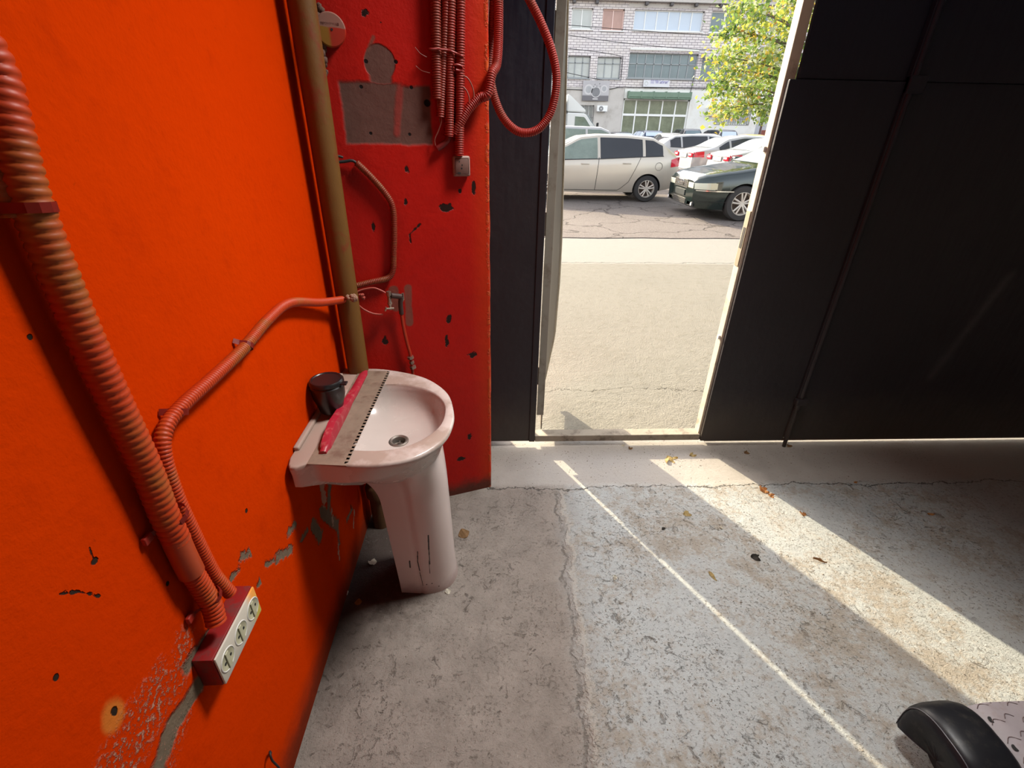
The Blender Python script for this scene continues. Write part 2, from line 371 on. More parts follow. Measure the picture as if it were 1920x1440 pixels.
def mat_red():
    t = NT('red_plaster', 0.46, spec=0.18)
    n1 = t.noise(2.2, 4, 0.5); n2 = t.noise(16, 5, 0.7)
    base = t.mix(n1, (0.36, 0.0062, 0.0050), (0.46, 0.011, 0.0040)); base = t.mix(t.ss(n2, 0.5, 0.8, 0, 0.4), base, (0.27, 0.005, 0.004))
    z = t.xyz()[2]; x = t.xyz()[0]
    def P(px, py): return onp(px, py)
    # doorway light on the arris, painted in as a more orange tone
    base = t.mix(t.ss(t.M('ADD', x, t.M('MULTIPLY', n1, -0.02)), -0.10, -0.015, 0, 0.75), base, (0.50, 0.034, 0.006))
    cem = t.mix(t.noise(22, 4, 0.6), (0.095, 0.045, 0.036), (0.135, 0.066, 0.052))
    a, b = P(630, 150), P(815, 272)
    def rc(p0, p1, amp=0.008, soft=0.006):
        A = P(*p0); Bq = P(*p1); return t.rect('XZ', (min(A.x, Bq.x), min(A.z, Bq.z)), (max(A.x, Bq.x), max(A.z, Bq.z)), soft, amp, 18)
    patch = t.mx(rc((634, 152), (762, 270)), rc((742, 160), (812, 272)), t.blob(P(712, 118), (.045, 1, .048), .12, .12, 20), rc((690, 130), (735, 160)))
    strip = capsule(t, P(752, 130), P(744, 250), 0.010, 0.006, 0.006, 20)
    patch = t.M('MULTIPLY', patch, t.M('SUBTRACT', 1.0, t.M('MULTIPLY', strip, 0.4)))
    dm = t.mx(*[capsule(t, P(*p), P(*q), r, 0.004, 0.006, 30) for p, q, r in [((738, 545), (742, 575), .018), ((765, 540), (768, 605), .013), ((690, 95), (700, 70), .004)]])
    hole = t.mx(*[t.blob(P(*p), (r, 1, r), .3, .15, 60) for p, r in
        [((686, 115), .006), ((742, 116), .006), ((677, 163), .0055), ((771, 164), .0055), ((695, 250), .005), ((768, 252), .005), ((801, 193), .011), ((714, 42), .002)]])
    chip = t.mx(*[t.blob(P(*p), (rx, 1, rz), .3, 1.25, 55) for p, rx, rz in
        [((763, 316), .009, .012), ((836, 390), .026, .014), ((888, 350), .008, .024), ((842, 598), .01, .02), ((838, 640), .008, .03), ((722, 640), .010, .022), ((886, 665), .02, .015),
         ((684, 24), .010, .009), ((760, 380), .006, .012), ((700, 425), .006, .016), ((862, 358), .006, .008), ((880, 820), .012, .02), ((865, 860), .02, .012)]],
        capsule(t, P(770, 455), P(768, 440), .0025, .002, .008, 60), capsule(t, P(768, 440), P(788, 420), .0025, .002, .008, 60))
    c = t.mix(patch, base, cem); c = t.mix(t.M('MULTIPLY', dm, 0.8), c, (0.16, 0.07, 0.05)); c = t.mix(chip, c, (0.022, 0.009, 0.007)); c = t.mix(hole, c, (0.008, 0.006, 0.006))
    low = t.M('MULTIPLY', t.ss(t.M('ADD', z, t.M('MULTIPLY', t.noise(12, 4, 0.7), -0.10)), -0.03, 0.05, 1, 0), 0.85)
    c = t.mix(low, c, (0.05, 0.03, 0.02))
    rub = t.M('MULTIPLY', t.ss(x, -0.02, -0.008), t.ss(t.noise(28, 4, 0.8), 0.5, 0.56)); c = t.mix(t.M('MULTIPLY', rub, 0.5), c, (0.60, 0.13, 0.03))
    t.col(c); t.rough(t.ss(patch, 0, 1, 0.42, 0.9))
    h = t.M('ADD', t.M('MULTIPLY', n2, 0.8), t.M('MULTIPLY', t.noise(70, 4, 0.7), 0.25)); h = t.M('ADD', h, t.M('MULTIPLY', n1, 2.5))
    h = t.M('SUBTRACT', h, t.M('MULTIPLY', t.mx(chip, patch), 0.6)); h = t.M('SUBTRACT', h, hole); h = t.M('ADD', h, t.M('MULTIPLY', rub, 0.8))
    t.bump(h, 0.0032, 1.0); return t.m

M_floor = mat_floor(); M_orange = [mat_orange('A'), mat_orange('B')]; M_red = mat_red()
M_grey = simple('grey_plaster', (0.34, 0.32, 0.30), 0.85, bump=0.002)
M_ceil = simple('ceiling_concrete', (0.42, 0.41, 0.39), 0.9, bump=0.002)

RX, RY0, RZ = 6.0, -7.5, 3.15
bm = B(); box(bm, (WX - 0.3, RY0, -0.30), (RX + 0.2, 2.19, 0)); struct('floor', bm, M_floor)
bm = B(); box(bm, (WX - 0.25, RY0, 0), (WX, 2.35, RZ))
bmesh.ops.bisect_plane(bm, geom=bm.verts[:] + bm.edges[:] + bm.faces[:], plane_co=(0, 0.77, 0), plane_no=(0, 1, 0))
for f in bm.faces: f.material_index = int(f.calc_center_median().y > 0.77)
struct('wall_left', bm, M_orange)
# the pier: a solid block whose room-side face is slightly skewed, arris chipped and rounded
bm = B()
nz_, nx_ = 90, 14
a = Vector((WX - 0.05, PA.y - 0.016, 0)); grid = []
for i in range(nz_ + 1):
    z = RZ * i / nz_; row = []
    for j in range(nx_ + 1):
        s = j / nx_; p = a.lerp(PB, s); p.z = z
        if s > 0.9: p = p + Vector((0, 0, 0))
        row.append(bm.verts.new(p))
    for k in range(4):                                    # rounded, slightly broken arris
        an = (k + 1) / 4 * pi / 2; wv = 0.0035 * (mnoise.noise(Vector((3, k * .4, z * 14))) + 0.6 * mnoise.noise(Vector((9, k, z * 45))))
        rr = 0.010 + wv; base = PB + Vector((0, 0, z)) + Vector((-0.0 + rr * sin(an), rr * (1 - cos(an)), 0)); row.append(bm.verts.new(base))
    row.append(bm.verts.new(Vector((row[-1].co.x, 2.35, z)))); grid.append(row)
for r0, r1 in zip(grid, grid[1:]):
    for j in range(len(r0) - 1): bm.faces.new((r0[j], r0[j + 1], r1[j + 1], r1[j]))
bk0 = bm.verts.new((WX - .05, 2.35, 0)); bk1 = bm.verts.new((WX - .05, 2.35, RZ))
bm.faces.new([r[-1] for r in grid] + [bk1, bk0]); bm.faces.new([bk0] + [r[0] for r in grid][::1] + [bk1])
bm.faces.new([bk1] + grid[-1][::1]); bm.faces.new(grid[0] + [bk0])
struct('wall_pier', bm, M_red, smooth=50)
bm = B(); box(bm, (RX, RY0, 0), (RX + 0.2, 2.35, RZ)); struct('wall_right', bm, M_grey)
bm = B(); box(bm, (WX - 0.25, RY0, RZ), (RX + 0.2, 2.45, RZ + 0.2)); struct('ceiling', bm, M_ceil)
bm = B(); box(bm, (WX, 2.14, 2.32), (RX, 2.35, 2.5)); box(bm, (WX, 2.14, 3.0), (RX, 2.35, RZ)); box(bm, (4.3, 2.14, 0.0), (RX, 2.35, RZ)); struct('wall_front', bm, M_grey)
# back wall behind the camera, its open gateway added to let in sky light
bm = B(); box(bm, (WX, RY0 - 0.2, 0), (2.6, RY0, RZ)); box(bm, (4.2, RY0 - 0.2, 0), (RX, RY0, RZ)); box(bm, (2.6, RY0 - 0.2, 2.3), (4.2, RY0, RZ)); struct('wall_back', bm, M_grey)
# unseen transom opening over the gate, added to let sky light in
M_beige = simple('beige_paint', (0.52, 0.46, 0.36), 0.55, var=0.15, sc=9, grime=(0.30, 0.25, 0.19), gsc=9)
M_glassc = NT('clear_glass', 0.02); M_glassc.b.inputs['Transmission Weight'].default_value = 1; M_glassc.b.inputs['IOR'].default_value = 1.0; M_glassc = M_glassc.m
wo = thing('added_transom', None, None); tag(wo, kind='structure')
bm = B()
for zz in (2.5, 2.97): box(bm, (WX + .5, 2.2, zz), (4.3, 2.26, zz + .03))
for i in range(6): xx = WX + .5 + i * (4.3 - .03 - WX - .5) / 5; box(bm, (xx, 2.2, 2.5), (xx + .03, 2.26, 3.0))
obj('added_transom_frame', bm, M_beige, wo)

# body of the added fill light, unseen under the ceiling
M_fill = NT('fill_diffuser', 0.4); M_fill.b.inputs['Emission Color'].default_value = (1, .95, .9, 1); M_fill.b.inputs['Emission Strength'].default_value = 4; M_fill.col((.9, .9, .9)); M_fill = M_fill.m
M_white = simple('white_plastic', (0.62, 0.60, 0.56), 0.45, var=0.06)
t_ = thing('added_fill_light', 'square fill light added out of view under the ceiling by the gate', 'light', FILL_POS)
FQ = (FILL_POS - FAIM).to_track_quat('Z', 'Y').to_matrix().to_4x4()
bm = B(); box(bm, (-.27, -.22, .012), (.27, .22, .07), .01); bm.transform(FQ); obj('housing', bm, M_white, t_)
bm = B(); box(bm, (-.25, -.20, .004), (.25, .20, .011)); bm.transform(FQ); obj('diffuser', bm, M_fill, t_)
bm = B(); cyl(bm, (0, 0, .06), (0, 0, RZ - FILL_POS.z), .015); obj('bracket', bm, M_white, t_)

# ------------------------------------------------------------------ yard
def mat_apron():
    t = NT('yard_concrete', 0.9, spec=0.2); n = t.noise(0.9, 5, 0.6); n2 = t.noise(12, 5, 0.75); y = t.xyz()[1]
    c = t.mix(n, (0.165, 0.155, 0.128), (0.215, 0.202, 0.168)); c = t.mix(t.ss(n2, 0.45, 0.75, 0, .6), c, (0.145, 0.132, 0.102))
    lite = t.M('MULTIPLY', t.ss(t.M('ADD', y, t.M('MULTIPLY', n2, .1)), 6.28, 6.34), 0.8); c = t.mix(lite, c, (0.25, 0.243, 0.22))
    cr = t.M('MULTIPLY', t.ss(t.M('ABSOLUTE', t.M('SUBTRACT', t.M('ADD', y, t.M('MULTIPLY', t.noise(2.5, 4, .6), .3)), 6.46)), .006, .02, 1, 0), .8)
    cr2 = t.ss(t.M('ABSOLUTE', t.M('SUBTRACT', t.M('ADD', y, t.M('MULTIPLY', t.noise(3.5, 4, .75), .5)), 3.05)), .002, .007, 1, 0)
    cr = t.mx(cr, cr2)
    c = t.mix(t.M('MULTIPLY', cr, 0.6), c, (0.09, 0.08, 0.06)); t.col(c)
    t.bump(t.M('SUBTRACT', t.M('ADD', n2, t.M('MULTIPLY', t.noise(80, 3, .7), .5)), cr), 0.012); return t.m
def mat_asphalt():
    t = NT('old_asphalt', 0.95, spec=0.2); n = t.noise(0.6, 5, .65); g = t.noise(45, 3, .8)
    c = t.mix(n, (0.12, 0.10, 0.092), (0.19, 0.165, 0.148)); c = t.mix(t.ss(g, .5, .7, 0, .7), c, (0.28, 0.255, 0.225)); c = t.mix(t.ss(g, .3, .45, .6, 0), c, (.08, .07, .065))
    dn = t.new('ShaderNodeVectorMath'); dn.operation = 'ADD'; nn = t.new('ShaderNodeTexNoise'); nn.inputs['Scale'].default_value = 1.7; nn.inputs['Detail'].default_value = 5
    t.put(nn.inputs[0], t.pos()); t.put(dn.inputs[0], t.pos()); t.put(dn.inputs[1], nn.outputs['Color'])
    cr = t.ss(t.vor(0.75, vec=dn.outputs[0]), .004, .022, 1, 0); c = t.mix(t.M('MULTIPLY', cr, .7), c, (.05, .042, .036)); t.col(c)
    t.bump(t.M('SUBTRACT', g, cr), .012); return t.m
M_apron = mat_apron(); M_asph = mat_asphalt()
bm = B(); box(bm, (-25, 2.19, -0.4), (40, 7.95, GZ))
for v in bm.verts: pass
struct('yard_apron', bm, M_apron)
bm = B()                                                  # ragged asphalt edge laid over the end of the apron
top = []; n = 260
for i in range(n + 1):
    x = -25 + 65 * i / n; top.append((x, 7.93 + .07 * mnoise.noise(Vector((x * .9, 0, 0))) + .035 * mnoise.noise(Vector((x * 5, 3, 0))), GZ + .012))
for i in range(n):
    a, b = top[i], top[i + 1]; bm.faces.new([bm.verts.new(v) for v in (a, b, (b[0], 70, GZ + .012), (a[0], 70, GZ + .012))])
    bm.faces.new([bm.verts.new(v) for v in (a, b, (b[0], b[1], GZ - .05), (a[0], a[1], GZ - .05))])
bmesh.ops.remove_doubles(bm, verts=bm.verts, dist=1e-5); struct('yard_asphalt', bm, M_asph)
bm = B(); box(bm, (-60, -40, -.5), (90, RY0 - .2, -.02)); box(bm, (-60, RY0 - .2, -.5), (WX - .3, 2.19, -.06)); box(bm, (RX + .2, RY0 - .2, -.5), (90, 2.19, -.06)); struct('yard_behind', bm, M_asph)

# ------------------------------------------------------------------ steel gate
def mat_gate():
    t = NT('black_gate_paint', 0.38, spec=0.35); n = t.noise(3, 4, .6)
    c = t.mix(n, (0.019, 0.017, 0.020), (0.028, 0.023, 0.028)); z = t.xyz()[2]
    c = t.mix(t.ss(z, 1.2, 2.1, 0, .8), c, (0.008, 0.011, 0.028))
    scr = t.noise(6, 5, .75, stretch=(9, 9, .9)); c = t.mix(t.ss(scr, .62, .8, 0, .35), c, (0.07, .065, .06))
    sm = capsule(t, (2.28, GY, .42), (2.42, GY, .95), .012, .03, .02, 9); c = t.mix(t.M('MULTIPLY', sm, .16), c, (.30, .28, .27))
    dust = t.M('MULTIPLY', t.ss(t.M('ADD', z, t.M('MULTIPLY', t.noise(9, 4, .7), -.2)), -.02, .30, 1, 0), .28); c = t.mix(dust, c, (.13, .11, .075))
    sp = t.M('MULTIPLY', t.ss(t.noise(60, 3, .7), .74, .78), .5); c = t.mix(sp, c, (.12, .09, .07)); t.col(c); t.rough(t.ss(scr, .3, .7, .36, .6))
    t.bump(t.M('ADD', t.M('MULTIPLY', n, 2.0), t.M('MULTIPLY', t.noise(50, 3, .6), .2)), .004); return t.m
M_gate = mat_gate()
M_rust = simple('rusty_steel', (0.10, 0.055, 0.035), 0.7, var=.3, sc=40, grime=(0.02, 0.018, 0.018), gsc=20, bump=.001)
G0 = 0.036
g = thing('metal_gate', 'tall black sheet steel gate of the garage, wicket doorway in it', 'gate', (1.5, GY, 0))
gi = lambda v: Vector(v)
def gobj(name, bm, m, parent=None, smooth=None):
    o = obj(name, bm, m, parent or g, smooth); bpy.context.view_layer.update()
    o.matrix_parent_inverse = (parent or g).matrix_world.inverted(); return o
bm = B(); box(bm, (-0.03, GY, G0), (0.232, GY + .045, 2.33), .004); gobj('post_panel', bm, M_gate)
bm = B(); box(bm, (0.20, GY - .006, G0), (0.230, GY - .0005, 2.33), .002); gobj('post_flange', bm, M_gate)
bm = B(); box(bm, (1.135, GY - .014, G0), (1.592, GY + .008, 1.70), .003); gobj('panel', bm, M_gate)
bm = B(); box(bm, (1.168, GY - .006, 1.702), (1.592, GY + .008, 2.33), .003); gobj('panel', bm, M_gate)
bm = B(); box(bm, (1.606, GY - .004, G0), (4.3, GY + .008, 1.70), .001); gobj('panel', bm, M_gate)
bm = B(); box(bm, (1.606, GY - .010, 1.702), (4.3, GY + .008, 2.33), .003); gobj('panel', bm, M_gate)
bm = B(); box(bm, (0.232, GY - .006, 2.12), (1.168, GY + .03, 2.33), .003); gobj('header_panel', bm, M_gate)
bm = B(); box(bm, (1.17, GY + .0085, 1.66), (4.3, GY + .014, 1.74)); gobj('cross_rail', bm, M_gate)
# seam between the leaves: a folded lip and two hinge knuckles
bm = B(); box(bm, (1.592, GY - .026, G0 + .02), (1.600, GY + .02, 2.33), .002); gobj('seam_lip', bm, M_gate)
bm = B(); cyl(bm, (1.612, GY - .020, .30), (1.612, GY - .020, 2.3), .013); gobj('lock_rod', bm, M_gate, smooth=40)
bm = B(); cyl(bm, (1.608, GY - .022, .0), (1.608, GY - .022, .30), .010); cyl(bm, (1.608, GY - .022, .24), (1.608, GY - .022, .30), .016); gobj('lock_rod_foot', bm, M_gate, smooth=40)
for zz in (.27,): bm = B(); box(bm, (1.58, GY - .045, zz), (1.645, GY - .012, zz + .035), .006); gobj('rod_guide', bm, M_gate)
bm = B(); box(bm, (1.592, GY - .034, 1.66), (1.66, GY - .004, 1.72), .004); gobj('rod_guide', bm, M_gate)
# right jamb and threshold bar
bm = B(); box(bm, (1.126, GY + .010, G0), (1.168, GY + .06, 2.12), .003); jb = gobj('jamb', bm, M_beige)
bm = B(); box(bm, (1.1225, GY + .016, .98), (1.1262, GY + .050, 1.22), .001); gobj('strike_plate', bm, simple('worn_steel', (.28, .24, .17), .5, metal=.4), jb)
bm = B(); box(bm, (1.1215, GY + .022, 1.06), (1.1228, GY + .044, 1.15)); gobj('latch_slot', bm, simple('slot_dark', (.03, .025, .02), .8), jb)
for zz in (.62, 1.45): bm = B(); box(bm, (1.116, GY + .02, zz), (1.127, GY + .035, zz + .02), .002); gobj('stop_tab', bm, M_white, jb)
M_thr = simple('worn_threshold', (0.30, 0.26, 0.20), .75, var=.25, sc=12, grime=(.14, .11, .08), gsc=14, bump=.002)
bm = B(); box(bm, (0.232, GY, G0 - .004), (1.135, GY + .062, G0 + .033), .003); gobj('threshold_bar', bm, M_thr)
bm = B(); box(bm, (1.168, GY + .01, G0 - .02), (4.3, GY + .05, G0 + .012), .002); gobj('bottom_rail', bm, M_rust)
# gate's outer frame behind the pier
bm = B(); box(bm, (-.03, GY + .045, G0), (.20, GY + .06, 2.33)); gobj('outer_skin', bm, M_beige)
bm = B()
for (yy, zz) in ((GY - .004, G0), (GY - .004, G0)): pass
bm.free()

# wicket leaf, swung outwards; its free edge is bent
wl = thing('wicket_door', 'grey beige steel wicket leaf swung outwards with a bent free edge', 'door', (0.262, GY + .02, 0))
HX, HY, FY = 0.252, GY + .066, 2.76
def free_x(z):
    zs = [(.04, .325), (.38, .376), (.72, .383), (.96, .380), (1.16, .372), (2.08, .337)]
    if z <= zs[0][0]: return zs[0][1]
    for (z0, x0), (z1, x1) in zip(zs, zs[1:]):
        if z <= z1: return x0 + (x1 - x0) * (z - z0) / (z1 - z0)
    return zs[-1][1]
def leaf_bm(y0f, y1f, off0, off1, z0=.07, z1=2.08, nzz=30, nyy=10):
    bm = B(); L = []
    for side in (off0, off1):
        rows = []
        for i in range(nzz + 1):
            z = z0 + (z1 - z0) * i / nzz; r = []
            for j in range(nyy + 1):
                f = y0f + (y1f - y0f) * j / nyy; x = HX + (free_x(z) - HX) * f ** 1.3 + side; r.append(bm.verts.new((x, HY + (FY - HY) * f, z)))
            rows.append(r)
        for r0, r1 in zip(rows, rows[1:]):
            for j in range(nyy): bm.faces.new((r0[j], r0[j + 1], r1[j + 1], r1[j]))
        L.append(rows)
    a, b = L
    for i in range(nzz):
        bm.faces.new((a[i][0], a[i + 1][0], b[i + 1][0], b[i][0])); bm.faces.new((a[i][-1], a[i + 1][-1], b[i + 1][-1], b[i][-1]))
    for j in range(nyy):
        bm.faces.new((a[0][j], a[0][j + 1], b[0][j + 1], b[0][j])); bm.faces.new((a[-1][j], a[-1][j + 1], b[-1][j + 1], b[-1][j]))
    return bm
def wobj(name, bm, m, smooth=None):
    o = obj(name, bm, m, wl, smooth); bpy.context.view_layer.update(); o.matrix_parent_inverse = wl.matrix_world.inverted(); return o
M_leaf = simple('beige_grey_steel', (0.27, 0.24, 0.20), .5, var=.15, sc=7, grime=(.16, .12, .09), gsc=8)
wobj('sheet', leaf_bm(0, 1, .016, .022), simple('shaded_leaf_steel', (0.11, 0.085, 0.06), .55, var=.2, sc=7), 60)  # darker brown copy of the leaf steel, inner side's shade put into it
wobj('free_edge_flange', leaf_bm(.965, 1, -.012, .030), M_beige, 60)
bm = B(); box(bm, (0.2415, GY + .057, .165), (0.2785, GY + .064, 2.10), .002); wobj('hinge_stile', bm, M_leaf)
for zz in (.35, 1.1, 1.8): bm = B(); cyl(bm, (.236, GY + .066, zz), (.236, GY + .066, zz + .10), .007); wobj('hinge', bm, M_rust, 40)
for zz in (.5, 1.05, 1.6): wobj('rail', leaf_bm(.04, .95, -.010, .016, zz, zz + .03, 2, 8), M_leaf)

# ------------------------------------------------------------------ conduits, pipe and sockets on the walls
def wire_mat(name, c, grime, gs=5, rough=.5, lo=.45, hi=.65):
    t = NT(name, rough, spec=.35); n = t.noise(gs, 4, .65); c2 = t.mix(t.ss(n, lo, hi), c, grime)
    c2 = t.mix(t.M('MULTIPLY', t.ss(t.noise(60, 3, .7), .6, .75), .35), c2, tuple(x * .35 for x in c)); return t.col(c2).m
M_cond = wire_mat('orange_conduit', (0.42, 0.036, 0.003), (0.27, 0.080, 0.012))
M_cond2 = wire_mat('red_conduit', (0.27, 0.016, 0.010), (0.20, 0.035, 0.020))
M_clip = simple('painted_clip', (0.32, .018, .008), .5)
M_dark = simple('black_rubber', (.012, .011, .012), .6)
def pc(px, py, off): return onw(px, py, off)
def mesh_thing(name, bm, m, label, cat, smooth=60, group=None):
    o = obj(name, bm, m, smooth=smooth); return tag(o, label, cat, group)
def child(name, bm, m, parent, smooth=None):
    o = obj(name, bm, m, parent, smooth); bpy.context.view_layer.update(); o.matrix_parent_inverse = parent.matrix_world.inverted(); return o
# big conduit running down the orange wall
R1 = .0205
big = [pc(-60, 40, .028), pc(-12, 130, .03), pc(12, 215, .03), pc(58, 380, .028), pc(146, 600, .026), pc(212, 745, .026), pc(272, 872, .026), pc(306, 960, .024), pc(332, 1015, .022)]
o1 = thing('conduit', 'thick orange painted corrugated conduit running down the orange wall to the socket block', 'conduit', big[0])
child('corrugated_tube', corr(B(), big, R1, .0115, .13, 18), M_cond, o1, 70)
child('sleeve', sweep(B(), spline([pc(326, 1003, .022), pc(345, 1045, .022), pc(362, 1078, .022)], .01), R1 * .97, 20), simple('smooth_sleeve', (.38, .045, .006), .45), o1, 60)
child('corrugated_tube', corr(B(), [pc(358, 1070, .022), pc(382, 1108, .024), pc(398, 1138, .028), pc(405, 1166, .030)], R1 * .86, .0085, .13, 16), M_cond, o1, 70)
sb = thing('conduit', 'short side conduit behind the wall clip at the left edge of the photo', 'conduit', pc(-40, 260, .02))
child('corrugated_tube', corr(B(), [pc(-110, 200, .014), pc(-40, 270, .014), pc(-8, 330, .014), pc(14, 375, .015), pc(28, 408, .016)], .013, .008, .13, 14), M_cond, sb, 70)
# thinner conduit from the corner pipe to the socket block
thin = [onp(668, 556, .065), onp(640, 562, .105), pc(600, 567, .028), pc(545, 568, .020), pc(505, 597, .018), pc(455, 655, .018), pc(400, 708, .018), pc(345, 758, .018), pc(312, 800, .018), pc(306, 850, .018), pc(330, 930, .018), pc(362, 1000, .018), pc(395, 1066, .018), pc(412, 1090, .022), pc(432, 1112, .028)]
o2 = thing('conduit', 'slimmer orange corrugated conduit bending from the corner pipe across the wall', 'conduit', thin[0])
child('corrugated_tube', corr(B(), thin, .0125, .0064, .14, 14), M_cond, o2, 70)
def foam(pts, r, n, seed):
    rr = random.Random(seed); bm = B()
    for _ in range(n):
        a, b = rr.choice(list(zip(pts, pts[1:]))); p = Vector(a).lerp(Vector(b), rr.random()) + Vector([rr.uniform(-r, r) * .5 for _ in range(3)])
        bmesh.ops.create_icosphere(bm, subdivisions=1, radius=rr.uniform(.35, .8) * r, matrix=Matrix.Translation(p))
    return bm
M_foam = simple('old_foam', (.26, .15, .10), .9, var=.3, sc=60, bump=.001)
child('foam_sealant', foam([onp(652, 556, .118), onp(668, 560, .125)], .012, 26, 3), M_foam, o2, 50)
child('foam_sealant', foam([onp(676, 553, .06), onp(683, 560, .05)], .008, 12, 4), simple('red_foam', (.35, .06, .04), .8), o2, 50)
# clips holding them
def clip(px, py, off, r, ang, label):
    c = pc(px, py, off); t_ = thing('conduit_clip', label, 'clip', c)
    d = Vector((0, cos(ang), sin(ang)))                     # along the conduit
    q = Vector((0, -sin(ang), cos(ang)))
    path = [c + q * (r * 1.9) - Vector((off - .002, 0, 0)), c + q * r * 1.25 - Vector((off * .4, 0, 0))] + [c + (q * cos(a) + Vector((1, 0, 0)) * sin(a)) * r * 1.12 for a in [k * pi / 6 for k in range(0, 7)]] + [c - q * r * 1.25 - Vector((off * .4, 0, 0)), c - q * (r * 1.9) - Vector((off - .002, 0, 0))]
    bm = B()
    for w_ in (-.004, .004): pass
    A = [p - d * .0055 for p in path]; Bv = [p + d * .0055 for p in path]
    for sgn in (0, 1):
        vs = []
    va = [bm.verts.new(p) for p in A]; vb = [bm.verts.new(p) for p in Bv]
    for i in range(len(va) - 1): bm.faces.new((va[i], va[i + 1], vb[i + 1], vb[i]))
    r_ = bmesh.ops.solidify(bm, geom=bm.faces[:], thickness=.0015)
    child('strap', bm, M_clip, t_)
    bm = B(); e = path[-1]; box(bm, e - Vector((0, .009, .007)), e + Vector((.008, .009, .007)), .002); child('anchor', bm, M_clip, t_)
    return t_
clip(58, 388, .028, R1, radians(-95), 'wall clip round the thick conduit near the left edge of the photo')
clip(322, 968, .024, R1, radians(-75), 'wall clip round the thick conduit above its smooth sleeve')
clip(392, 1118, .026, R1 * .88, radians(-65), 'lowest wall clip round the thick conduit just above the socket block')
clip(335, 772, .018, .0125, radians(60), 'wall clip at the bend of the slimmer conduit')
clip(462, 648, .018, .0125, radians(40), 'wall clip halfway up the sloping slimmer conduit')

# triple socket block
o3 = thing('socket_block', 'triple power socket block, white face and red painted sides, on the orange wall', 'socket', (WX, .605, .64))
y0, y1, z0, z1, xf = .527, .685, .603, .680, .040
bm = B(); box(bm, (0, y0 - .605, z0 - .64), (xf - .003, y1 - .605, z1 - .64), .003); obj('housing', bm, wire_mat('maroon_overpaint', (.22, .012, .012), (.14, .030, .028), 30, .4), o3, 40)
tf = NT('socket_face', .4); tf.col(tf.mix(tf.ss(tf.xyz()[1], .642, .672), (.55, .50, .42), tf.mix(tf.ss(tf.xyz()[2], .63, .67), (.62, .50, .10), (.75, .30, .05))))
bm = B(); box(bm, (xf - .003, y0 - .604, z0 - .639), (xf + .002, y1 - .606, z1 - .641), .003); face = obj('face_plate', bm, tf.m, o3, 40)
M_sk = simple('aged_white_plastic', (.42, .40, .27), .45); M_hole = simple('hole_black', (.01, .01, .01), .8)
for k in range(3):
    cyy = -.078 + .0265 + k * .0525; c = (xf + .002, cyy, .002)
    bm = B(); torus(bm, c, .0215, .0016, 'X', 32, 8); s1 = obj('outlet', bm, M_white, o3, 60)
    bm = B(); lathe(bm, [(.0, .0007), (.0205, .0007), (.0212, .0012), (.0212, .0016)], 32, c, 'X'); obj('recess', bm, M_sk, s1, 40)
    bm = B(); box(bm, (c[0] + .0008, cyy - .005, -.017), (c[0] + .0032, cyy + .005, .021), .001); obj('contact_bridge', bm, M_sk, s1)
    for dy in (-.0095, .0095): bm = B(); cyl(bm, (c[0] + .0008, cyy + dy, .002), (c[0] + .0014, cyy + dy, .002), .003); obj('pin_hole', bm, M_hole, s1)

# old waste pipe in the corner
def mat_pipe():
    t = NT('old_painted_pipe', .55, spec=.3); n = t.noise(3.5, 5, .6, stretch=(1, 1, .35)); z = t.xyz()[2]
    c = t.mix(n, (.12, .045, .009), (.16, .080, .016)); c = t.mix(t.ss(t.noise(5, 4, .7), .55, .7), c, (.18, .02, .008))
    c = t.mix(t.ss(t.M('ADD', z, t.M('MULTIPLY', n, .3)), .75, 1.0, .8, 0), c, (.09, .05, .025)); return t.col(c).bump(t.noise(40, 4, .7), .001).m
M_pipe = mat_pipe()
PX, PY, PR = -.478, 1.545, .0355
o4 = thing('waste_pipe', 'old ochre painted vertical waste pipe in the corner beside the basin', 'pipe', (PX, PY, 0))
bm = B(); cyl(bm, (0, 0, 0), (0, 0, RZ - .002), PR, n=32); obj('tube', bm, M_pipe, o4, 40)
bm = B(); lathe(bm, [(PR, 0), (PR + .009, .004), (PR + .010, .05), (PR + .004, .065), (PR, .07)], 32, (0, 0, .16)); obj('socket_collar', bm, M_pipe, o4, 40)
bm = B(); lathe(bm, [(PR, 0), (PR + .008, .004), (PR + .008, .06), (PR, .07)], 32, (0, 0, 2.2)); obj('socket_collar', bm, M_pipe, o4, 40)

# round junction box high on the pier
ct = onp(619, 59, .03)
o5 = thing('junction_box', 'round junction box with a patchily painted lid beside the corner pipe', 'junction box', onp(619, 59, 0))
J = Matrix((PD.to_tuple() + (0,), (0, 0, 1, 0), PN.to_tuple() + (0,), (0, 0, 0, 1))).transposed()      # local z = face normal
def jx(bm): bm.transform(J); return bm
tj = NT('patchy_lid', .45); ob = tj.obj(); jz = tj.xyz(ob)
cj = tj.mix(tj.ss(tj.M('ADD', jz[2], tj.M('MULTIPLY', tj.noise(30, 3, .6, ob), .01)), .008, .012), tj.mix(tj.ss(jz[0], .002, .012), (.26, .12, .012), (.34, .020, .006)), (.27, .13, .10)); tj.col(cj)
obj('body', jx(lathe(B(), [(.037, 0), (.038, .004), (.036, .022), (.034, .024)], 36)), simple('grey_box', (.22, .12, .09), .6), o5, 40)
obj('lid', jx(lathe(B(), [(.039, .024), (.040, .026), (.040, .030), (.037, .034), (.0, .0355)], 36)), tj.m, o5, 40)
obj('screw_hole', jx(cyl(B(), (.003, 0, .034), (.003, 0, .0362), .003)), M_hole, o5)
text('maker_mark', 'ПРОМРУКАВ', .008, simple('mark_brown', (.14, .05, .04), .6), J @ Matrix.Translation((0, .012, .0345)), o5, .0006, fit=.046)
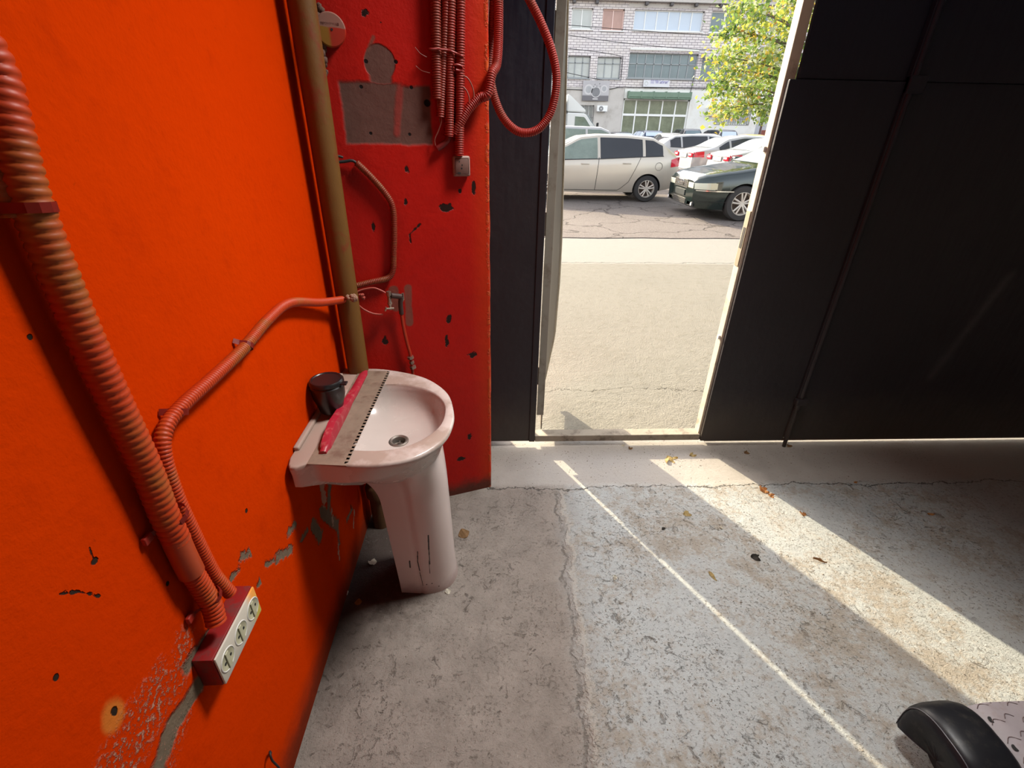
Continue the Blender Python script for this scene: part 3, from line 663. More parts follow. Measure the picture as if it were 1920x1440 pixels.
fm = tag(obj('mounting_foam', foam([onp(598, 8, .02), onp(602, 100, .016), onp(606, 138, .012)], .016, 60, 9), simple('dark_foam', (.10, .05, .035), .9, var=.4, sc=50), smooth=50), 'dirty brown foam squeezed out between the corner pipe and the junction box', 'foam')

# four hanging conduits and their socket
bz = 2.45
def vert(px0, px1, pyb, off=.022, k=1.0):
    p1 = onp(px1, pyb, off); p0 = onp(px0, 0, off); d = (p0 - p1); top = p1 + d * ((bz - p1.z) / d.z); mid = p1.lerp(top, .3) + Vector((.002 * k, 0, 0)); return [top, p1.lerp(top, .7), mid, p1]
bl = []
for k, (a, b, yb, lab) in enumerate([(818, 820, 186, 'leftmost of the four hanging red corrugated conduits, ends in bare wires'), (835, 826, 219, 'second from left of the four hanging red corrugated conduits'),
                              (847, 842, 256, 'third from left of the four hanging red corrugated conduits'), (862, 861, 290, 'rightmost hanging red conduit, running into the wall socket')]):
    v = vert(a, b, yb, .020 if k != 1 else .017, 1 if k % 2 else -1)
    oc = thing('hanging_conduit', lab, 'conduit', v[-1], group='hanging conduits on the red pier')
    child('corrugated_tube', corr(B(), v, .0152 if k != 1 else .0132, .0066, .15, 16), M_cond2, oc, 70); bl.append(oc)
M_wire = simple('pinkish_wire', (.24, .08, .06), .5)
child('wire', tube(B(), [onp(820, 184, .02), onp(822, 205, .022), onp(828, 224, .02), onp(822, 245, .018), onp(815, 262, .016), onp(817, 276, .014)], .0018, 6, .006), M_wire, bl[0], 60)
child('wire', tube(B(), [onp(826, 216, .016), onp(824, 225, .018), onp(826, 232, .015)], .0014, 6, .006), M_wire, bl[1], 60)
for (lab, pts) in (('thin wire loop curling out beside the hanging conduits, outer of two', [onp(864, 140, .03), onp(878, 148, .035), onp(888, 172, .035), onp(886, 200, .033), onp(872, 218, .03), onp(862, 222, .026)]),
                   ('thin wire loop curling out beside the hanging conduits, inner of two', [onp(864, 158, .03), onp(876, 172, .033), onp(880, 190, .033), onp(874, 206, .03), onp(862, 212, .026)])):
    mesh_thing('wire_loop', tube(B(), pts, .0020, 8, .006), M_wire, lab, 'wire')
for lab, pts in (('upper stray wire end poking left from the cable ties', [onp(800, 107, .03), onp(788, 100, .03), onp(778, 88, .026)]), ('lower stray wire end poking left from the hanging conduits', [onp(806, 137, .03), onp(790, 132, .03), onp(778, 122, .022)])):
    mesh_thing('wire_end', tube(B(), pts, .0010, 6, .005), M_wire, lab, 'wire')
M_tie = simple('red_cable_tie', (.25, .016, .012), .5)
def tie(pts, lab):
    bm = B(); mesh_thing('cable_tie', tube(bm, pts, .0028, 6, .006), M_tie, lab, 'cable tie')
tie([onp(805, 93, .012), onp(806, 92, .035), onp(822, 92, .037), onp(842, 94, .037), onp(856, 100, .036), onp(868, 106, .034), onp(868, 106, .012)], 'red cable tie wrapped round all four hanging conduits')
tie([onp(851, 122, .012), onp(850, 122, .035), onp(858, 121, .038), onp(866, 124, .036), onp(866, 132, .034), onp(852, 130, .036)], 'small red cable tie on the rightmost hanging conduit')
# elbow of dark red tube below the third one
mesh_thing('tube_stub', tube(B(), [onp(842, 252, .020), onp(840, 262, .018), onp(830, 272, .016), onp(820, 279, .013)], .009, 12, .006), simple('dark_red_tube', (.14, .006, .006), .5), 'dark red tube stub bent left below the third hanging conduit', 'tube')

so_ = thing('wall_socket', 'white square wall socket with a grubby face on the red pier', 'socket', onp(863, 311, 0))
bm = B(); box(bm, (-.029, -.031, 0), (.029, .031, .022), .006, 3); obj('body', jx(bm), simple('grubby_plastic', (.27, .17, .14), .5, grime=(.18, .11, .09)), so_, 40)
bm = B(); box(bm, (-.0225, -.0245, .0215), (.0225, .0245, .0245), .003, 2); obj('face', jx(bm), simple('stained_face', (.14, .07, .055), .6, var=.25, sc=30), so_, 40)
for (hx, hz, r) in ((.0, .004, .0022), (-.002, -.006, .0028), (-.009, .014, .002)): obj('pin_hole', jx(cyl(B(), (hx, hz, .0240), (hx, hz, .0249), r)), M_hole, so_)
bm = B(); box(bm, (-.016, -.022, .0242), (-.006, -.018, .0250)); obj('burn_mark', jx(bm), M_hole, so_)

# conduit that leaves the bundle and goes round the pier's arris
mesh_thing('conduit', corr(B(), [onp(853, 252, .016), onp(862, 232, .022), onp(878, 205, .026), onp(898, 185, .030), onp(914, 176, .040), Vector((.006, 1.742, 1.665)), Vector((.022, 1.78, 1.70)), Vector((.028, 1.83, 1.80)), Vector((.026, 1.86, 2.0)), Vector((.02, 1.88, 2.5))], .0150, .0062, .14, 16), M_cond2,
           'red corrugated conduit bent from the bundle round the edge of the pier', 'conduit', 70)
LY = 1.86
mesh_thing('hanging_loop', corr(B(), [ony(926, -70, LY), ony(926, 0, LY), ony(922, 60, LY), ony(917, 120, LY), ony(925, 175, LY), ony(942, 218, LY), ony(965, 243, LY), ony(988, 249, LY), ony(1012, 240, LY), ony(1032, 212, LY), ony(1042, 170, LY), ony(1042, 130, LY), ony(1031, 85, LY), ony(1012, 38, LY), ony(993, 0, LY), ony(968, -50, LY)], .0142, .0062, .13, 16), M_cond2,
           'long hanging loop of red corrugated conduit in front of the gate post', 'conduit', 70)
mesh_thing('thin_wire', tube(B(), [ony(914, -60, 1.83), ony(916, 0, 1.83), ony(913, 80, 1.83), ony(912, 125, 1.83), ony(920, 150, 1.83), ony(928, 165, 1.83)], .0022, 8, .01), M_wire, 'thin red wire hanging along the pier edge beside the conduit loop', 'wire')

# reddish brown conduit on the pier and its black tail
M_cond3 = wire_mat('faded_conduit', (.20, .022, .009), (.17, .065, .02), 8)
o6 = thing('conduit', 'dusty reddish corrugated conduit bending down the red pier to the water tap', 'conduit', onp(738, 420, 0))
child('corrugated_tube', corr(B(), [onp(668, 305, .014), onp(694, 330, .014), onp(722, 362, .014), onp(736, 388, .014), onp(739, 430, .014), onp(738, 480, .014), onp(737, 505, .014), onp(728, 521, .014), onp(700, 528, .016), onp(668, 536, .018)], .0105, .0058, .13, 12), M_cond3, o6, 70)
child('black_cable', tube(B(), [onp(622, 305, .010), onp(645, 303, .012), onp(660, 301, .014), onp(670, 307, .014)], .0045, 8, .008), M_dark, o6, 60)
child('black_cable', tube(B(), [onp(622, 291, .010), onp(636, 293, .010), onp(645, 296, .008)], .0035, 8, .008), M_dark, o6, 60)

# tap, pipe stub, cables
M_brass = NT('limed_chrome', .3, metal=.85); M_brass.col(M_brass.mix(M_brass.noise(60, 3, .7), (.25, .19, .15), (.62, .50, .42))); M_brass = M_brass.m
M_oldiron = simple('old_iron', (.06, .035, .03), .6, var=.4, sc=60, metal=.3)
o7 = thing('water_tap', 'small chrome valve and black union fixed to the red pier above the basin', 'tap', onp(737, 565, 0))
child('body', lathe(B(), [(.0, .026), (.008, .026), (.009, .012), (.0065, .010), (.0065, -.012), (.0085, -.014), (.0085, -.020), (.005, -.024), (.005, -.040), (.0, -.040)], 16, onp(730, 560, .040)), M_brass, o7, 50)
bm = B(); cyl(bm, onp(724, 579, .050), onp(738, 578, .038), .0035, n=10); child('handle', bm, M_brass, o7, 50)
bm = B(); cyl(bm, onp(724, 576, .050), onp(722, 583, .050), .0035, n=10); child('handle_grip', bm, M_brass, o7, 50)
bm = B(); cyl(bm, onp(733, 554, .040), onp(752, 556, .030), .0095, n=20); child('union_nut', bm, M_oldiron, o7, 50)
bm = B(); cyl(bm, onp(755, 550, .026), onp(756, 562, .024), .0045, n=12); cyl(bm, onp(756, 549, .03), onp(756, 565, .03), .0018, n=8); child('collar', bm, M_brass, o7, 50)
child('elbow', tube(B(), [onp(752, 557, .030), onp(751, 570, .026), onp(753, 590, .020)], .0085, 14, .006), M_oldiron, o7, 50)
for k, pts in enumerate(([onp(668, 548, .03), onp(680, 543, .03), onp(700, 540, .035), onp(715, 545, .04), onp(724, 550, .042)], [onp(668, 568, .03), onp(682, 580, .03), onp(700, 588, .035), onp(720, 590, .04)])):
    mesh_thing('supply_cable', tube(B(), pts, .0030, 8, .006), simple('dusty_red_cable', (.36, .07, .05), .5), ('upper', 'lower')[k] + ' thin red cable curving from the corner pipe to the chrome valve', 'cable')
o8 = thing('water_hose', 'thin orange painted water pipe running from the tap down behind the basin', 'hose', onp(760, 640, 0))
child('tube', tube(B(), [onp(753, 590, .02), onp(757, 615, .02), onp(764, 645, .02), onp(770, 668, .02), onp(773, 690, .02), onp(777, 730, .02), onp(786, 800, .02)], .0062, 12, .01), simple('orange_pipe_paint', (.34, .026, .006), .4), o8, 60)
bm = B()
for k, (zz, rr) in enumerate(((0, .0125), (-.016, .010), (-.030, .0125))): p = onp(769 + k * 2.2, 668 + k * 9, .022); cyl(bm, p, p - Vector((-.0015, 0, .010)), rr, n=8)
child('fitting', bm, M_brass, o8, 30)

# ------------------------------------------------------------------ wash basin on its pedestal
from mathutils.bvhtree import BVHTree
def hit(bm, px, py):
    h = BVHTree.FromBMesh(bm).ray_cast(CAMP, ray(px, py).normalized()); return h[0]
RZT = .745
KS = (1.52 - .745) / (1.52 - .765)
OUT = [(-.5345, .99), (-.44, .978), (-.367, .970), (-.289, .969), (-.199, .998), (-.134, 1.070), (-.112, 1.152), (-.114, 1.235), (-.146, 1.351), (-.232, 1.453), (-.367, 1.512), (-.46, 1.521), (-.5345, 1.524)]
INN = [(-.357, 1.036), (-.290, 1.034), (-.233, 1.050), (-.181, 1.094), (-.145, 1.163), (-.142, 1.253), (-.168, 1.320), (-.215, 1.368), (-.28, 1.398), (-.345, 1.405), (-.41, 1.385), (-.455, 1.32), (-.465, 1.22), (-.45, 1.11), (-.41, 1.05)]
OUT = [(x if x < -.53 else max(-.5345, x * KS), y * KS) for x, y in OUT]; INN = [(x * KS, y * KS) for x, y in INN]
OUT[0] = (-.5345, 1.028); OUT[1] = (-.46, 1.010)
BC = Vector((-.313, 1.257)); DR = Vector((-.297, 1.262)) 
def closed_spline(P, n, lin=()):
    P = [Vector(p) for p in P]; N = len(P); out = []
    for i in range(N):
        a, b, c, d = P[i - 1], P[i], P[(i + 1) % N], P[(i + 2) % N]
        for k in range(n):
            t = k / n
            out.append(b.lerp(c, t) if (i in lin) else 0.5 * ((2 * b) + (c - a) * t + (2 * a - 5 * b + 4 * c - d) * t * t + (3 * b - a - 3 * c + d) * t ** 3))
    return out
def radial(poly, ang):
    d = Vector((cos(ang), sin(ang))); best = 0
    for a, b in zip(poly, poly[1:] + poly[:1]):
        e = b - a; den = d.x * e.y - d.y * e.x
        if abs(den) < 1e-12: continue
        q = a - BC; t = (q.x * e.y - q.y * e.x) / den; u = (q.x * d.y - q.y * d.x) / den
        if t > 0 and -1e-6 <= u <= 1 + 1e-6: best = max(best, t)
    return BC + d * best
po = closed_spline(OUT, 6, (11, 12)); pin = closed_spline(INN, 6)
NA = 144; angs = [2 * pi * i / NA for i in range(NA)]
ro = [radial(po, a) for a in angs]; ri = [radial(pin, a) for a in angs]
# snap the two wall corners
for cpt in (Vector(OUT[0]), Vector(OUT[-1])):
    k = min(range(NA), key=lambda i: (ro[i] - cpt).length); ro[k] = cpt
def ring(bm, pts, z): return [bm.verts.new((p.x, p.y, z if not callable(z) else z(p))) for p in pts]
def shr(pts, d): return [p + (BC - p).normalized() * d for p in pts]
def sc(pts, c, s): return [c + (p - c) * s for p in pts]
def wall_clamp(pts): return [Vector((max(p.x, -.5345), p.y)) for p in pts]
bm = B(); R_ = []
U = Vector((-.31, 1.27))
def lip(p, k): # the lip undercuts more towards the front
    q = max(0, min(1, (p.x + .45) / .28)); return p + (U - p).normalized() * (.004 + k * q * q * (3 - 2 * q))
T_ = RZT
for pts, z in ((sc(ro, U, .28), T_ - .20), (sc(ro, U, .45), T_ - .19), (sc(ro, U, .62), T_ - .15), (sc(ro, U, .78), T_ - .105), ([lip(p, .034) for p in ro], T_ - .066), ([lip(p, .028) for p in ro], T_ - .058), ([lip(p, .010) for p in ro], T_ - .030), ([lip(p, .0) - (U - p).normalized() * .003 for p in ro], T_ - .012), (shr(ro, .0015), T_ - .004), (shr(ro, .005), T_ - .0008), (shr(ro, .008), T_),
               ([a.lerp(b, .6) for a, b in zip(ro, ri)], T_ - .0003), ([a.lerp(b, .93) for a, b in zip(ro, ri)], T_ - .001), (ri, T_ - .003), (sc(ri, DR, .985), T_ - .008), (sc(ri, DR, .965), T_ - .022), (sc(ri, DR, .93), T_ - .042), (sc(ri, DR, .87), T_ - .062), (sc(ri, DR, .78), T_ - .079), (sc(ri, DR, .64), T_ - .094), (sc(ri, DR, .46), T_ - .104), (sc(ri, DR, .28), T_ - .110)):
    R_.append(ring(bm, pts, z))
dr_ring = [DR + (Vector((cos(a), sin(a)))) * .031 for a in angs]; R_.append(ring(bm, dr_ring, T_ - .1135)); R_.append(ring(bm, [DR + (p - DR) * .9 for p in dr_ring], T_ - .130))
for a, b in zip(R_, R_[1:]):
    for i in range(NA): bm.faces.new((a[i], a[(i + 1) % NA], b[(i + 1) % NA], b[i]))
bm.faces.new(R_[0][::-1]); bm.faces.new(R_[-1])
def mat_cer():
    t = NT('glazed_ceramic', .16, spec=.5); n = t.noise(6, 5, .65); n2 = t.noise(45, 4, .7); z = t.xyz()[2]
    c = t.mix(n, (.48, .40, .37), (.56, .48, .44))
    dust = t.M('MULTIPLY', t.ss(z, T_ - .012, T_ - .004), t.ss(t.M('ADD', n, t.M('MULTIPLY', t.xyz()[0], -.45)), .55, .72)); c = t.mix(t.M('MULTIPLY', dust, .75), c, (.26, .17, .125))
    rust = t.M('MULTIPLY', t.blob((-.33, 1.09, .71), (.15, .05, .06), .6, .3, 20), .6); c = t.mix(rust, c, (.42, .22, .17))
    sp = t.M('MULTIPLY', t.ss(n2, .70, .76), t.ss(z, T_ - .06, T_ - .02)); c = t.mix(t.M('MULTIPLY', sp, .6), c, (.14, .09, .07))
    ch = t.mx(t.blob(onx(832, 797, -.128), (.012, .006, .004), .3, .5, 60), t.blob(onx(838, 786, -.122), (.006, .012, .003), .3, .5, 60)); c = t.mix(ch, c, (.05, .04, .035))
    t.col(c); t.rough(t.mx(t.ss(n, .3, .75, .14, .35), t.M('MULTIPLY', dust, .7))); return t.m
M_cer = mat_cer()
o = thing('wash_basin', 'white ceramic wash basin on the orange wall, dusty rim and open drain', 'basin', (WX, 1.245, RZT))
child('bowl', bm, M_cer, o, 45)
bm = B(); box(bm, (-.5345, 1.06, T_ - .002), (-.518, 1.50, T_ + .012), .005, 3); child('back_ridge', bm, M_cer, o, 45)
M_steel = simple('dull_steel', (.30, .27, .24), .35, metal=.8)
dz = T_ - .1135; dc = (DR.x, DR.y, dz)
d_ = child('drain', lathe(B(), [(.031, 0), (.031, .003), (.027, .0045), (.021, .002), (.019, -.006), (.017, -.016), (.0, -.0165)], 36, dc), M_steel, o, 40)
bm = B()
for k in range(6): a = pi * k / 3; cyl(bm, (DR.x + .009 * cos(a), DR.y + .009 * sin(a), dz - .0162), (DR.x + .009 * cos(a), DR.y + .009 * sin(a), dz - .0152), .0036, n=10)
tag(child('drain_holes', bm, M_hole, d_), kind='stuff')
bm = B(); box(bm, (DR.x - .016, DR.y - .002, dz - .012), (DR.x + .016, DR.y + .002, dz - .009)); box(bm, (DR.x - .002, DR.y - .016, dz - .012), (DR.x + .002, DR.y + .016, dz - .009)); cyl(bm, (DR.x, DR.y, dz - .015), (DR.x, DR.y, dz - .006), .0035, n=12)
tag(child('drain_cross', bm, M_steel, d_), kind='stuff')
child('trap_pipe', tube(B(), [(DR.x - .01, DR.y, .56), (DR.x - .01, DR.y, .50), (DR.x - .05, DR.y + .06, .43), (DR.x - .10, DR.y + .14, .42), (-.43, 1.50, .40)], .017, 12, .012), simple('grey_trap', (.20, .17, .15), .6), o, 60)
# rows of a D-shaped column with a soft rib on each flank
bm = B(); rows = []; NP = 56
for i in range(49):
    z = .645 * i / 48; t = z / .640; fl = max(0, (t - .72) / .28); foot = max(0, 1 - z / .06)
    yc = 1.283 - .045 * t; hw = .093 + .012 * t + .052 * fl ** 2.2 + .004 * foot; xb = -.336 - .02 * t - .05 * fl ** 2; xf = -.140 - .012 * t + .006 * foot - .01 * fl ** 2
    xr = -.255 - .01 * t; row = []
    prof = [(xb, -hw + .006)] + [(xb + (xr - xb) * k / 6, -hw + .006 - .001 * k) for k in range(1, 6)]
    prof += [(xr - .004, -hw + .002), (xr + .006, -hw - .003)]
    for k in range(1, 40):
        a = -pi / 2 + pi * k / 40; prof.append((xr + .006 + (xf - xr - .006) * abs(cos(a)) ** .85, (hw + .003) * (1 if a > 0 else -1) * abs(sin(a)) ** .95))
    prof += [(xr + .006, hw + .003), (xr - .004, hw - .002)] + [(xb + (xr - xb) * (6 - k) / 6, hw - .006 + .001 * (6 - k)) for k in range(1, 6)] + [(xb, hw - .006)]
    rows.append([bm.verts.new((px_, yc + py_, z)) for px_, py_ in prof])
for a, b in zip(rows, rows[1:]):
    for k in range(len(a) - 1): bm.faces.new((a[k], a[k + 1], b[k + 1], b[k]))
    bm.faces.new((a[-1], a[0], b[0], b[-1]))
bm.faces.new(rows[0])
def mat_ped():
    t = NT('pedestal_glaze', .22, spec=.5); n = t.noise(4, 5, .6); c = t.mix(n, (.56, .45, .42), (.64, .53, .50))
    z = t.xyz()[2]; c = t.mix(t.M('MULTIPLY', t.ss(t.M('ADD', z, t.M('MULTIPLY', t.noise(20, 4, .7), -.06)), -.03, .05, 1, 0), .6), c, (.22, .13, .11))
    L = [((803, 1004), (804, 1030), .0026), ((804, 1030), (806, 1058), .0018), ((804, 1050), (806, 1075), .0011), ((783, 1034), (783, 1052), .0020), ((783, 1052), (787, 1070), .0022), ((787, 1073), (793, 1098), .0015), ((768, 1052), (769, 1064), .0026)]
    m = t.mx(*[capsule(t, hit(bm, *a), hit(bm, *b), r, .0008, .0015, 60) for a, b, r in L]); c = t.mix(m, c, (.035, .022, .02))
    sp = t.mx(*[t.blob(hit(bm, *p), (.003, .003, .003), .3, .3, 60) for p in ((800, 1096), (823, 1099), (810, 1094))]); c = t.mix(sp, c, (.05, .03, .03)); return t.col(c).m
M_ped = mat_ped()
o = thing('basin_pedestal', 'white half-round ceramic pedestal with dark cracks under the wash basin', 'pedestal', (-.25, 1.28, 0))
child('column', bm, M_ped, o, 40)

# notched trowel lying across the basin
o = thing('notched_trowel', 'steel notched trowel with a red handle lying across the wash basin', 'trowel', (-.40, 1.23, RZT))
A0, A1 = Vector((-.365, .965)) * KS, Vector((-.353, 1.49)) * KS; B0, B1 = Vector((-.466, .974)) * KS, Vector((-.460, 1.495)) * KS
bm = B(); n = 32; e = (A1 - A0) / n; inw = (B0 - A0).normalized() * .0085; pts = []
for i in range(n):
    p = A0 + e * i; pts += [p, p + e * .5, p + e * .5 + inw, p + e + inw]
pts += [A1, B1, B0]; bz_ = T_ + .0012
prism(bm, [(p.x, p.y, bz_) for p in pts], (0, 0, .0014)); bmesh.ops.triangulate(bm, faces=[f for f in bm.faces if len(f.verts) > 4])
child('blade', bm, simple('dusty_blade', (.25, .19, .14), .55, var=.3, sc=30, metal=.25, grime=(.17, .11, .08), gsc=18), o)
tr = NT('red_handle', .45); oy = tr.xyz()[1]; tn = tr.noise(50, 4, .7); tr.col(tr.mix(tr.ss(tr.M('ADD', oy, tr.M('MULTIPLY', tn, .05)), 1.07, 1.05, 0, .8), tr.mix(tr.ss(tn, .5, .7, 0, .5), (.34, .012, .03), (.45, .14, .13)), (.22, .12, .09)))
top = [onx(px_, py_, -.449) for px_, py_ in ((605, 846), (612, 818), (622, 790), (634, 772), (652, 746), (668, 722), (680, 702), (685, 697))]
bot = T_ + .0028; top = [(p.y, max(p.z, bot + .006)) for p in top]; yy0, yy1 = top[0][0], top[-1][0]
def zt(y):
    for (a0, b0), (a1, b1) in zip(top, top[1:]):
        if y <= a1: return b0 + (b1 - b0) * (y - a0) / (a1 - a0)
    return top[-1][1]
bm = B(); rows = []; N_ = 40
for i in range(N_ + 1):
    y = yy0 + (yy1 - yy0) * i / N_; f = i / N_; zz = zt(y); gap = max(0, min(1, (f - .45) / .12)) * max(0, min(1, (1.0 - f) / .06)); zb_ = bot + (zz - .017 - bot) * gap if zz - .017 > bot else bot
    hw = .0135 if .04 < f < .97 else .009
    rows.append([bm.verts.new((-.449 + x_, y, z_)) for x_, z_ in ((-hw, zb_), (-hw * 1.05, zb_ + (zz - zb_) * .55), (-hw * .75, zz - .001), (0, zz), (hw * .75, zz - .001), (hw * 1.05, zb_ + (zz - zb_) * .55), (hw, zb_))])
for a, b in zip(rows, rows[1:]):
    for k in range(7): bm.faces.new((a[k], a[(k + 1) % 7], b[(k + 1) % 7], b[k]))
bm.faces.new(rows[0]); bm.faces.new(rows[-1]); child('handle', bm, tr.m, o, 50)
bm = B()
# black pot with a lid
jc = onx(611, 710, -.484); jt = jc.z; o = thing('black_pot', 'small black pot with a ribbed lid behind the trowel on the basin edge', 'pot', (jc.x, jc.y, RZT + .013))
M_pot = simple('black_plastic', (.010, .009, .010), .32, spec=.6); H = jt - (RZT + .013)
child('body', lathe(B(), [(.0, 0), (.030, 0), (.034, .006), (.040, H * .30), (.0465, H * .5), (.048, H * .80), (.0, H * .80)], 40, (jc.x, jc.y, RZT + .013)), M_pot, o, 40)
child('lid', lathe(B(), [(.0, H * .78), (.049, H * .78), (.0495, H * .83), (.047, H * .86), (.0495, H * .90), (.049, H * .95), (.045, H), (.040, H * 1.005), (.038, H * .985), (.0, H * .985)], 40, (jc.x, jc.y, RZT + .013)), M_pot, o, 35)
child('tab', box(B(), (jc.x + .045, jc.y - .022, jt - .012), (jc.x + .063, jc.y - .002, jt - .006), .002), M_pot, o)

# ------------------------------------------------------------------ hoverboard at the lower right edge
HB = thing('hoverboard', 'black self balancing board with a grey patterned foot pad, end nearest the camera', 'hoverboard', (1.25, .60, 0))
HBR = Matrix.Translation((1.216, .572, .004)) @ Matrix.Rotation(radians(0), 4, 'Z')
M_bshell = simple('scuffed_black_plastic', (.018, .019, .024), .38, var=.3, sc=25, grime=(.05, .048, .045), gsc=40)
def hb(name, bm, m, sm=40, parent=None):
    bm.transform(HBR); return child(name, bm, m, parent or HB, sm)
# fender: arched shell over the wheel, section swept round the wheel axis (local x is the axle)
bm = B(); rows = []; NS = 26
for i in range(NS + 1):
    a = radians(-34) + radians(226) * i / NS; row = []
    sec = [(-.070, .004), (-.080, .050), (-.084, .075), (-.086, .096), (-.078, .108), (-.066, .116), (-.040, .121), (.0, .123), (.020, .1225), (.040, .119), (.050, .113), (.052, .104), (.050, .098)]
    for (x, r) in sec:
        rx = r * (1.0 if True else 1); row.append(bm.verts.new((x, -rx * math.copysign(abs(cos(a)) ** .72, cos(a)) * .98, .088 + rx * math.copysign(abs(sin(a)) ** .72, sin(a)) * .93)))
    rows.append(row)
for a, b in zip(rows, rows[1:]):
    for k in range(len(a) - 1): bm.faces.new((a[k], a[k + 1], b[k + 1], b[k]))
bmesh.ops.solidify(bm, geom=bm.faces[:], thickness=.004); hb('fender', bm, M_bshell, 60)
bm = B(); rows = []
for i in range(NS + 1):
    a = radians(-34) + radians(226) * i / NS; rows.append(Vector((-.0785, -.1085 * math.copysign(abs(cos(a)) ** .72, cos(a)) * .98, .088 + .1085 * math.copysign(abs(sin(a)) ** .72, sin(a)) * .93)))
sweep(bm, rows, .0016, 6); hb('edge_bead', bm, simple('edge_grey', (.07, .07, .08), .4), 60)
wh = hb('wheel', lathe(B(), [(.05, -.028), (.078, -.030), (.085, -.022), (.087, 0), (.085, .022), (.078, .030), (.05, .028)], 40, (.005, 0, .0875), 'X'), M_dark, 40)
hb('hub', lathe(B(), [(.0, -.030), (.05, -.032), (.052, -.028)], 32, (.005, 0, .0875), 'X'), M_steel, 40, wh)
bm = B(); box(bm, (.050, -.068, .050), (.36, .098, .128), .022, 3); hb('body', bm, simple('dark_brown_body', (.022, .012, .010), .35), 40)
def padpt(u, v): # u along the board, v across
    return Vector((.068 + u, v, .150 + .018 * math.sqrt(max(0, 1 - ((v - .015) / .115) ** 2)) - .018 + .030 * min(1, u / .05) ** .5 - .01))
bm = B(); NU, NV = 22, 18; gr = []
for i in range(NU + 1):
    gr.append([bm.verts.new(padpt(.25 * i / NU, -.066 + .162 * j / NV)) for j in range(NV + 1)])
for a, b in zip(gr, gr[1:]):
    for j in range(NV): bm.faces.new((a[j], a[j + 1], b[j + 1], b[j]))
r_ = bmesh.ops.extrude_face_region(bm, geom=bm.faces[:]); 
for v in [x for x in r_['geom'] if isinstance(x, bmesh.types.BMVert)]: v.co.z -= .018
pad = hb('foot_pad', bm, simple('grey_rubber', (.25, .225, .24), .6, var=.1, sc=30, grime=(.20, .15, .145), gsc=9), 60)
bm = B()
for k in range(6):
    for q in range(4):
        u0 = .022 + k * .040; v0 = -.045 + q * .042 + (0.01 if k % 2 else 0)
        pts = [padpt(u0, v0 + .004) + Vector((0, 0, .0004)), padpt(u0 + .013, v0 + .016) + Vector((0, 0, .0004)), padpt(u0 + .034, v0 + .006) + Vector((0, 0, .0004))]
        pts = [Vector((p.x, min(p.y, .094), p.z)) for p in pts]
        sweep(bm, spline(pts, .006), .0011, 5)
tag(hb('pad_groove', bm, simple('groove_dark', (.09, .06, .06), .7), 60, pad), kind='stuff')
for (u, v) in ((.030, .055), (.030, -.01)):
    bm = B(); p = padpt(u, v); lathe(bm, [(.0, .0006), (.007, .0008), (.008, 0)], 16, p); hb('pad_hole', bm, M_hole, 40, pad)
bm = B(); box(bm, (.053, -.062, .090), (.068, .092, .150), .004); hb('gasket', bm, simple('brown_gasket', (.06, .025, .018), .3), 40)

# ------------------------------------------------------------------ litter on the floor
M_lf = [simple('dry_leaf_' + n, c, .8, var=.3, sc=60) for n, c in (('straw', (.55, .43, .19)), ('brown', (.28, .16, .07)), ('dark', (.05, .045, .035)), ('orange', (.50, .24, .08)), ('pale', (.66, .62, .52)))]
def leaf(px, py, L, Wd, ang, mi, label, lobes=1, group=None, name='dry_leaf', cat='leaf'):
    p = onz(px, py, 0)
    bm = B(); rr = random.Random(int(px * 7 + py)); 
    for q in range(lobes):
        aa = (q - (lobes - 1) / 2) * .8; lo = []; hi = []
        for k in range(7):
            t = k / 6; wv = Wd * sin(pi * min(1, t * .95 + .04)) * (.8 + .4 * rr.random()); x = L * (t if lobes > 1 else t - .5); zc = .003 + .010 * abs(sin(t * 3 + q + px)) * (L / .05)
            c_, s_ = cos(aa), sin(aa)
            a_ = (x * c_ - wv * s_, x * s_ + wv * c_, zc + .004 * rr.random()); b_ = (x * c_ + wv * s_, x * s_ - wv * c_, zc * .4 + .001)
            lo.append(bm.verts.new(a_)); hi.append(bm.verts.new(b_))
        for k in range(6): bm.faces.new((lo[k], lo[k + 1], hi[k + 1], hi[k]))
    bmesh.ops.solidify(bm, geom=bm.faces[:], thickness=.0008)
    zmin = min(v.co.z for v in bm.verts)
    for v in bm.verts: v.co.z -= zmin
    ob = obj(name, bm, M_lf[mi]); ob.location = (p.x, p.y, 0.0002); ob.rotation_euler = (0, 0, ang); tag(ob, label, cat, group); return ob
leaf(1250, 858, .055, .009, -1.1, 0, 'pale yellow split dry leaf by the top of the sunny strip near the threshold', 3)
leaf(1293, 855, .035, .007, .3, 0, 'small yellow dry leaf just right of the pale split one', 2)
leaf(1281, 965, .035, .008, .1, 0, 'curled yellowish dry leaf in the shade left of the sunny strip', 2)
leaf(1352, 990, .022, .007, 1.0, 4, 'small whitish flake at the shade edge of the sunny strip', 1, name='paint_flake', cat='flake')
leaf(1153, 1084, .026, .008, 1.0, 4, 'white paint flake lying alone on the blue grey floor', 1, name='paint_flake', cat='flake')
leaf(1336, 1082, .045, .0055, -1.2, 0, 'narrow pale dry leaf between the thin light line and the sunny strip', 1)
leaf(1407, 1044, .038, .007, -.3, 2, 'dark dry leaf near the left edge of the sunny strip', 2)
leaf(1244, 992, .022, .006, .5, 2, 'small dark leaf left of the curled yellowish one', 1)
leaf(1505, 968, .030, .008, 1.0, 3, 'orange dry leaf at the right edge of the sunny strip', 2)
leaf(1425, 920, .040, .008, .2, 3, 'orange brown dry leaf on the floor crack in the sunny strip', 3)
leaf(1440, 928, .028, .006, -.6, 3, 'little orange dry leaf just below the one on the floor crack', 2)
leaf(1537, 1052, .050, .004, -.5, 1, 'thin brown stem lying in the middle of the sunny strip', 1)
